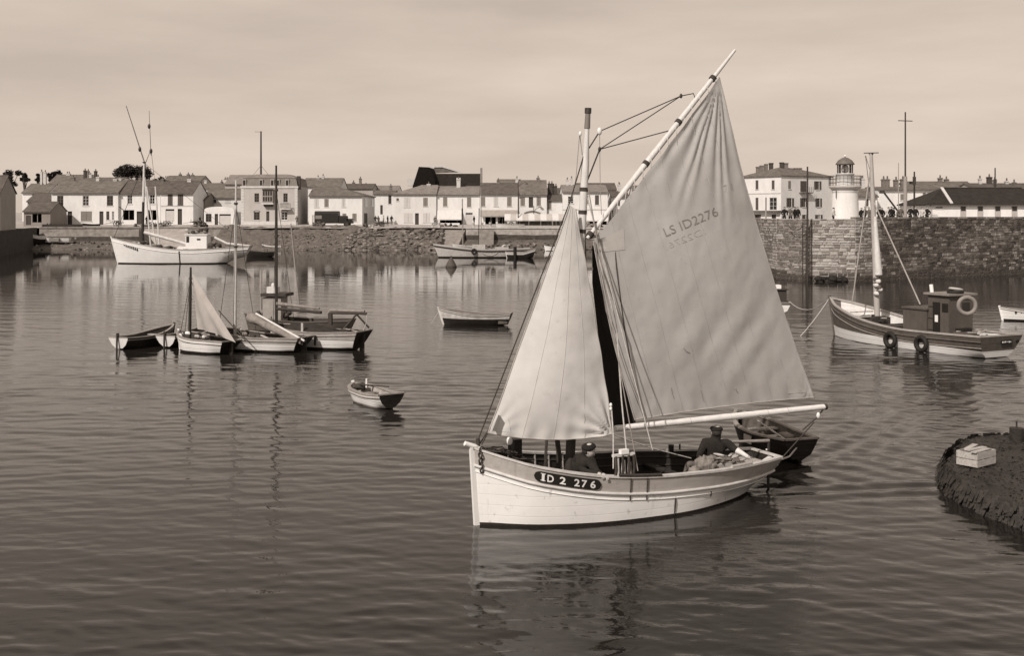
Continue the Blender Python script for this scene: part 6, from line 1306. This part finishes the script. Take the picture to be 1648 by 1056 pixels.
# ------------------------------------------------------------------ people
skin_m = mat('skin', .42, .6, .1, 8); cloth_d = mat('navy_cloth', .013, .9, .3, 6, .3, 20); cloth_m = mat('work_cloth', .11, .9, .3, 6, .3, 20); cloth_l = mat('light_cloth', .5, .9, .15, 6); hair_m = mat('hair', .03, .8); white_cl = mat('white_sleeve', .66, .9, .1, 6)
def figure(name, J, mats, bone_m, lvl=2, fingers=True, sc=1.0):
    """one continuous skinned body. J: joint positions; bone_m: material index of each bone"""
    bones = [('pel', 'che', .13, .16), ('che', 'nek', .16, .085), ('nek', 'hea', .085, .10), ('hea', 'top', .10, .075)]
    for s in 'lr': bones += [('che', 'sh'+s, .16, .095), ('sh'+s, 'el'+s, .095, .07), ('el'+s, 'wr'+s, .07, .042), ('wr'+s, 'ha'+s, .03, .036), ('pel', 'hi'+s, .13, .09), ('hi'+s, 'kn'+s, .09, .062), ('kn'+s, 'an'+s, .062, .042), ('an'+s, 'to'+s, .042, .035)]
    names = ['pel']+[b[1] for b in bones]; idx = {n: i for i, n in enumerate(names)}; rad = {'pel': .13}
    for a, b, r0, r1 in bones: rad[b] = r1 if b not in ('che',) else .17
    me = bpy.data.meshes.new('figure'); me.from_pydata([tuple(J[n]) for n in names], [(idx[a], idx[b]) for a, b, *_ in bones], [])
    o = bpy.data.objects.new('figure', me); COL.objects.link(o); m = o.modifiers.new('s', 'SKIN')
    for i, n in enumerate(names):
        sv = me.skin_vertices[0].data[i]; r = rad[n]*sc; sv.radius = (r, r*(.8 if n in ('pel', 'che') else 1)); sv.use_root = n == 'pel'
    if lvl: o.modifiers.new('u', 'SUBSURF').levels = lvl
    ev = bpy.data.meshes.new_from_object(o.evaluated_get(bpy.context.evaluated_depsgraph_get())); bpy.data.objects.remove(o); bpy.data.meshes.remove(me)
    mb = MB(); vs = [v.co.copy() for v in ev.vertices]
    def near(p):
        best = None
        for k, (a, b, *_) in enumerate(bones):
            A, B = Vector(J[a]), Vector(J[b]); d = B-A; t = max(0, min(1, (p-A).dot(d)/max(d.length_squared, 1e-6))); q = (A+d*t-p).length/(.5*(rad[a]+rad[b]))
            if best is None or q < best[0]: best = (q, k)
        return bone_m.get(bones[best[1]][1], bone_m.get(bones[best[1]][1][:2], 0))
    fs = [tuple(p.vertices) for p in ev.polygons]; bpy.data.meshes.remove(ev)
    o0 = len(mb.v); mb.v += [tuple(v) for v in vs]
    for f in fs: mb.f.append(f); mb.m.append(near(sum((vs[i] for i in f), Vector())/len(f))); mb.sm.append(True)
    hea, top, nek = Vector(J['hea']), Vector(J['top']), Vector(J['nek']); up = (top-nek).normalized(); fw_ = Vector(J['face']).normalized(); sd_ = up.cross(fw_).normalized()
    sk = bone_m.get('hea', 0)
    mb.ell(hea+up*.02+fw_*.02, (.095*sc, .095*sc, .12*sc), sk, 14, 10)
    mb.ell(hea+fw_*.108*sc-up*.005, (.016, .016, .026), sk, 6, 5)
    for s in (-1, 1): mb.ell(hea+sd_*s*.088*sc, (.014, .02, .03), sk, 6, 5); mb.ell(hea+fw_*.09*sc+sd_*s*.034*sc+up*.03*sc, (.011, .011, .009), len(mats)-1, 6, 5)
    mb.ell(hea+fw_*.096*sc-up*.045*sc, (.02, .012, .007), len(mats)-1, 6, 4)
    if fingers:
        for s in 'lr':
            h, wv = Vector(J['ha'+s]), Vector(J['wr'+s]); d = (h-wv).normalized(); a = d.cross(Vector((0, 0, 1)));
            a = a.normalized() if a.length > .1 else Vector((1, 0, 0)); dn = Vector((0, 0, -1))
            for i, L_ in enumerate((.062, .075, .07, .055)):
                b0 = h+a*(i-1.5)*.019; mb.tube([b0-d*.02, b0+d*L_*.5+dn*.006, b0+d*L_*.8+dn*.035, b0+d*L_*.7+dn*.06], [.0105, .0095, .009, .007], 6, sk)
            mb.tube([wv.lerp(h, .55)-a*.02, h-a*.05, h-a*.05+d*.04+dn*.02], [.012, .011, .008], 6, sk)
    return mb
def beret(c, up, r, tilt, parent, m=cloth_d):
    b = MB(); M = up.to_track_quat('Z', 'Y').to_matrix(); b.lathe([(r*.82, -.02), (r*.9, .0), (r*1.12, .03), (r*1.0, .065), (r*.5, .085), (0, .088)], c, 16, 0, True, M); return b.build('beret', m, parent)
B_ = lambda px, py, off: BO+BU*fb.px(px, py, off).x+BV*off+Vector((0, 0, fb.px(px, py, off).z))
# helmsman in the stern: seen from behind, leaning to his right, one pale sleeved arm down to the gear
pt = thing('person', 'helmsman in dark jersey and beret seated in the stern, pale forearm reaching to the gear', 'person', B_(1148, 762, .1))
hp = B_(1142, 752, .12); ch = B_(1150, 723, .10); nk = B_(1152, 706, .08); he = B_(1153, 696, .06); tp = B_(1153, 688, .06)
shl = B_(1134, 713, .12); shr = B_(1171, 713, .02)
Jt = dict(pel=hp, che=ch, nek=nk, hea=he, top=tp, face=BU*.5+BV*.8-Vector((0, 0, .15)), shl=shl, ell=B_(1125, 737, .22), wrl=B_(1133, 752, .05), hal=B_(1138, 757, -.02), shr=shr, elr=B_(1180, 722, -.22), wrr=B_(1199, 733, -.42), har=B_(1208, 739, -.48),
    hil=hp+BV*.08-BU*.06-Vector((0, 0, .03)), hir=hp-BV*.08+BU*.04-Vector((0, 0, .03)))
for s, o in (('l', .12), ('r', -.1)):
    h = Jt['hi'+s]; kn = h-BU*.36+BV*o*.6+Vector((0, 0, .12)); Jt['kn'+s] = kn; Jt['an'+s] = kn-BU*.12-Vector((0, 0, .38)); Jt['to'+s] = Jt['an'+s]-BU*.16-Vector((0, 0, .03))
mats_h = [mat('jersey', .020, .95, .35, 5, .6, 26), skin_m, cloth_m, white_cl, hair_m]
mb = figure('person', Jt, mats_h, {'hea': 1, 'top': 1, 'nek': 0, 'ha': 1, 'wrr': 3, 'hi': 2, 'kn': 2, 'an': 2, 'to': 0}, sc=1.14); mb.build('body', mats_h, pt); pt.children[0].name = 'body'
beret(he+(tp-he).normalized()*.035, (tp-nk).normalized(), .122, 0, pt); MB().ell(he-BV*.035-BU*.02+Vector((0, 0, .005)), (.10, .098, .085), 0, 12, 8).build('hair', hair_m, pt)
# deckhand bending over the near gunwale
pt = thing('person', 'deckhand in dark jersey and beret bending over beside the number plate', 'person', B_(938, 770, -.3))
hp = B_(929, 762, -.25); ch = B_(936, 745, -.38); nk = B_(943, 734, -.44); he = B_(947, 726, -.50); tp = B_(946, 718, -.48)
Jt = dict(pel=hp-Vector((0, 0, .1)), che=ch, nek=nk, hea=he, top=tp, face=BU*.75-BV*.45-Vector((0, 0, .55)), shl=B_(929, 740, -.28), ell=B_(940, 760, -.55), wrl=B_(961, 763, -1.0), hal=B_(968, 765, -1.10), shr=B_(951, 742, -.58), elr=B_(957, 757, -.75), wrr=B_(967, 764, -1.02), har=B_(975, 767, -1.13), hil=hp+BV*.09-Vector((0, 0, .12)), hir=hp-BV*.09-Vector((0, 0, .12)))
for s, o in (('l', .1), ('r', -.1)):
    h = Jt['hi'+s]; kn = h+BU*.24+BV*o-Vector((0, 0, .22)); kn.z = max(kn.z, .3); Jt['kn'+s] = kn; Jt['an'+s] = kn-BU*.2; Jt['an'+s].z = .17; Jt['to'+s] = Jt['an'+s]+BU*.15-Vector((0, 0, .02))
mb = figure('person', Jt, mats_h, {'hea': 1, 'top': 1, 'nek': 0, 'ha': 1, 'hi': 2, 'kn': 2, 'an': 2, 'to': 0, 'wr': 0}, sc=1.14); mb.build('body', mats_h, pt)
beret(he+(tp-nk).normalized()*.045, ((tp-nk).normalized()*.8-BU*.3+Vector((0, 0, .3))).normalized(), .126, 0, pt); MB().ell(he-BU*.03+Vector((0, 0, .01)), (.098, .098, .085), 0, 12, 8).build('hair', hair_m, pt)
# small standing figures
def stand_pose(k):
    r = random.Random(k); w = r.uniform(-.06, .06)
    J = dict(pel=(0, 0, .95), che=(w*.5, 0, 1.28), nek=(w, 0, 1.50), hea=(w, -.01, 1.62), top=(w, 0, 1.72), face=Vector((r.uniform(-1, 1), -.6, 0)))
    for s, q in (('l', -1), ('r', 1)):
        f = r.uniform(-.12, .12); J['sh'+s] = (q*.19+w, 0, 1.42); J['el'+s] = (q*.27+w, .04, 1.14); J['wr'+s] = (q*r.uniform(.12, .27)+w, -r.uniform(.05, .22), .95+r.uniform(0, .12)); wv = Vector(J['wr'+s]); J['ha'+s] = wv+Vector((-q*.02, -.05, -.06))
        J['hi'+s] = (q*.1, 0, .88); J['kn'+s] = (q*.11, f-.02, .48); J['an'+s] = (q*.12, f*1.3+.03, .09); J['to'+s] = (q*.13, f*1.3-.12, .05)
    return J
fig_mesh = []
for k in range(4):
    top_m = (cloth_d, cloth_m, cloth_l, cloth_d)[k]; ms = [top_m, skin_m, cloth_d if k != 3 else cloth_m, hair_m]; Jk = stand_pose(k)
    me = figure('person', Jk, ms, {'hea': 1, 'top': 1, 'nek': 0, 'ha': 1, 'hi': 2, 'kn': 2, 'an': 2, 'to': 3}, 1, False).mesh('person', ms)
    cm = MB(); hc = Vector(Jk['hea']); cm.lathe([(.100, .04), (.108, .06), (.10, .10), (.06, .13), (0, .135)], hc, 10); fig_mesh.append((me, cm.mesh('cap', [cloth_d, hair_m, cloth_d, cloth_m][k])))
def person(label, px, D, z, k, rz=0, sc=1, group='people standing on the jetty'):
    p = PZ(px, z, D); t = thing('person', label, 'person', p, rz, group); o = bpy.data.objects.new('body', fig_mesh[k][0]); COL.objects.link(o); o.parent = t; t.scale = (sc, sc, sc)
    c = bpy.data.objects.new('cap', fig_mesh[k][1]); COL.objects.link(c); c.parent = t
JL = [(1262, 'person in dark clothes at the left end of the jetty top'), (1272, 'person on the jetty above the hanging chain'), (1279, 'person on the jetty right of the chain loop'), (1284, 'person on the jetty close to the tall pile'), (1341, 'person on the jetty at the left foot of the lighthouse'), (1386, 'person on the jetty touching the right side of the lighthouse'), (1392, 'second person right of the lighthouse'), (1399, 'person on the jetty left of the trawler mast'),
    (1415, 'person just right of the trawler mast on the jetty'), (1420, 'person second to the right of the trawler mast'), (1429, 'person on the jetty left of the derrick in a group'), (1434, 'person in the middle of the group by the derrick'), (1438, 'person under the derrick arm'), (1450, 'person between the derrick and the signal mast'), (1465, 'person just right of the signal mast'), (1474, 'person beside the dark telegraph post'), (1484, 'lone person between the dark post and the shed'), (1492, 'person standing at the left corner of the shed')]
for i, (px, lb) in enumerate(JL): person(lb, px, random.Random(i).uniform(104, 108) if px > 1300 else 101.5, 4.62, (0, 1, 0, 3, 2, 0)[i % 6], random.Random(i+50).uniform(-1, 1), random.Random(i+9).uniform(.95, 1.03))
person('person in dark coat at the left on the lower quay', 1216, 124, 2.42, 0, .5, .95, 'people on the lower quay'); person('broad dark figure with a pale bag on the lower quay', 1223, 122, 2.42, 3, -.4, 1.02, 'people on the lower quay'); person('person half behind the post on the lower quay', 1234, 125, 2.42, 1, .2, .95, 'people on the lower quay')
for i, (px, D, k, lb) in enumerate(((604, 197, 0, 'person near the rubble bank by the shaded house corner'), (609, 196, 1, 'person beside the carts at the lane mouth'), (617, 198, 2, 'person in pale clothes at the lane mouth'), (624, 197, 0, 'dark clothed person right of the lane mouth'), (630, 199, 3, 'person by the corner of the hip roofed white house'), (700, 194, 1, 'person by the quay edge before the pale awning café'), (763, 195, 0, 'person outside the café door'), (791, 193, 3, 'person before the grey awning shop'), (803, 194, 0, 'person right of the grey awning doorway'), (478, 196, 1, 'person at the corner of the tower house'), (236, 194, 0, 'person by the café windows on the left'), (322, 195, 3, 'person by the gap next to the garage'))):
    person(lb, px, D, 3.62+.02*(D-192), k, i*.7, 1, 'people on the far quay')

# ------------------------------------------------------------------ lorry, carts and clutter on the far quay
lq_ = PZ(532, 3.6, 193.5); t = thing('lorry', 'dark covered lorry parked on the quay above the rubble bank', 'lorry', lq_); lm = mat('lorry_paint', .018, .5, .3, 4)
x = lq_.x
def arch(b, x0, x1, z0, zs, zc, d, n=8):
    pts_ = [(-d/2, z0), (-d/2, zs)]+[(-d/2*math.cos(math.pi*i/n), zs+(zc-zs)*math.sin(math.pi*i/n)) for i in range(1, n)]+[(d/2, zs), (d/2, z0)]; k = len(pts_)
    b.add([(xx, 193.5+y, z) for xx in (x0, x1) for y, z in pts_], [tuple(range(k))[::-1], tuple(range(k, 2*k))]+[(i, (i+1) % k, k+(i+1) % k, k+i) for i in range(k)]); return b
arch(MB(), x-2.6, x+1.5, 4.3, 5.9, 6.25, 2.1).build('cover', lm, t); arch(MB(), x+1.55, x+2.9, 4.1, 5.2, 5.45, 1.9).build('cab', lm, t); arch(MB(), x+2.92, x+3.9, 4.1, 4.75, 4.95, 1.3).build('bonnet', lm, t)
MB().box((x, 193.5, 4.2), (6.0, 1.9, .18)).build('chassis', iron, t); MB().box((x-1.9, 192.43, 5.2), (1.1, .03, .6)).build('side_flap', mat('flap', .2, .8), t); MB().box((x+2.2, 192.53, 5.0), (.7, .03, .45)).build('cab_window', glass, t)
for dx in (-1.7, 2.9):
    for dy in (-.95, .95): w_ = MB().torus((x+dx, 193.5+dy, 4.02), .36, .14, None, 16, 6).build('wheel', rubber, t); MB().lathe([(0, -.06), (.24, -.06), (.24, .06), (0, .06)], (x+dx, 193.5+dy, 4.02), 12, 0, False, Matrix.Rotation(R(90), 3, 'X')).build('hub', iron, w_)
for dy in (-.45, .45): MB().ell((x+3.95, 193.5+dy, 4.6), (.08, .14, .14), 0, 8, 6).build('headlight', trim_w, t)
def cart(label, px, D, s=1, rz=0):
    p = PZ(px, 3.4+.02*(D-188), D); t = thing('handcart', label, 'cart', p, rz, 'handcarts along the quay'); MB().box((0, 0, .75*s), (2.2*s, 1.1*s, .12)).build('bed', wood_dark, t, False)
    for sy in (-1, 1):
        MB().torus((.1, sy*.62*s, .55*s), .5*s, .06, None, 18, 6).build('wheel', wood_dark, t, False); MB().bar((-1.1*s, sy*.4*s, .75*s), (-2.2*s, sy*.35*s, .55*s), .08, .08).build('shaft', wood, t, False)
        k = MB()
        for i in range(4): a = math.pi*i/4; k.bar((.1-.47*s*math.cos(a), sy*.62*s, .55*s-.47*s*math.sin(a)), (.1+.47*s*math.cos(a), sy*.62*s, .55*s+.47*s*math.sin(a)), .05, .05)
        k.build('spokes', wood_dark, t, False)
        for i in range(4): MB().bar((-.9*s+.6*s*i, sy*.5*s, .8*s), (-.9*s+.6*s*i, sy*.55*s, 1.25*s), .06, .06).build('side_post', wood, t, False)
for lb, px, D, s, rz in (('two wheeled cart below the narrow windows of the long white house', 188, 194, .95, 0), ('handcart before the dark café windows', 243, 193, .8, .3), ('handcart outside the shopfront house', 268, 194, .9, -.2), ('handcart in the gap beside the garage', 316, 195, 1.0, .2), ('handcart at the lane mouth near the white hip roofed house', 612, 193, .9, .4), ('low handcart before the stalls', 822, 193, .8, 0)): cart(lb, px, D, s, rz)
def heap(nm, label, cat, px, D, w, h, m, n=14):
    p = PZ(px, 3.35+.02*(D-188), D); t = thing(nm, label, cat, p); b = MB()
    for i in range(n): b.ell((random.uniform(-w, w)/2, random.uniform(-.5, .5), random.uniform(.05, h)*(1-.5*abs(random.uniform(-1, 1)))), (random.uniform(.2, .45), .3, random.uniform(.12, .3)), i % len(m), 8, 6, nz=.45)
    b.build('pile', m, t, False)
nm_ = [wood_dark, net_m, iron]
heap('net_heap', 'dark heap of nets beside the low shed on the left', 'nets', 82, 192, 1.6, .9, nm_); heap('net_heap', 'tangled nets and gear before the café', 'nets', 228, 192, 2.6, .7, nm_); heap('net_heap', 'heap of gear outside the shopfront house', 'nets', 258, 191.5, 2.0, .8, nm_); heap('gear_heap', 'heap of gear on the slope behind the white wheelhouse', 'gear', 322, 188, 2.4, 1.2, nm_, 22); heap('gear_heap', 'pale and dark gear heaped at the lane mouth', 'gear', 600, 191, 3.2, .7, nm_+[pale_wood], 24); heap('earth_mound', 'mound of earth beside the lorry', 'mound', 513, 190, 1.8, 1.0, [MATS['rubble_earth']], 20); heap('gear_heap', 'dark gear before the pale awning café', 'gear', 722, 192, 3.0, .6, nm_, 16); heap('gear_heap', 'dark gear below the house behind the mast', 'gear', 950, 190, 4.0, 1.0, nm_+[net_m], 26)
t, sh, fr = small_boat('pale boat drawn up on the quay before the stalls', PZ(800, 3.42, 190.5), (1, 0), 4.6, 1.3, .7, .55, .55, [MATS['cream_hull'], MATS['cream_hull'], MATS['cream_hull']], RW, 'boat_on_quay', 'boat', inner=wood_dark)
for i, (px, D) in enumerate(((140, 193), (152, 193))): pass
bt_ = thing('plank_boat', 'dark skiff lying on the quay before the long white house', 'boat', PZ(147, 3.5, 193.5)); s0 = std_shape(2.8, 1.0, .6, .45, .5, 0, .6, .42, .05, .2, .1); hull_parts(s0, bt_, [hull_dark]*3, RW, inner=wood_dark); bt_.location.x -= 1.4
for i, px in enumerate((696, 707, 762, 776, 789)):
    t = thing('quay_bollard', ('bollard by the slipway top', 'bollard right of the slipway top', 'bollard before the café door', 'bollard left of the grey awning shop', 'bollard below the grey awning shop')[i], 'bollard', PZ(px, 3.4, 187.7), 0, 'bollards along the quay edge'); MB().lathe([(.2, 0), (.17, .1), (.15, .6), (.24, .68), (.24, .8), (0, .86)], (0, 0, .1), 10).build('post', quay_pale, t, False)
print('objects', len(bpy.data.objects))
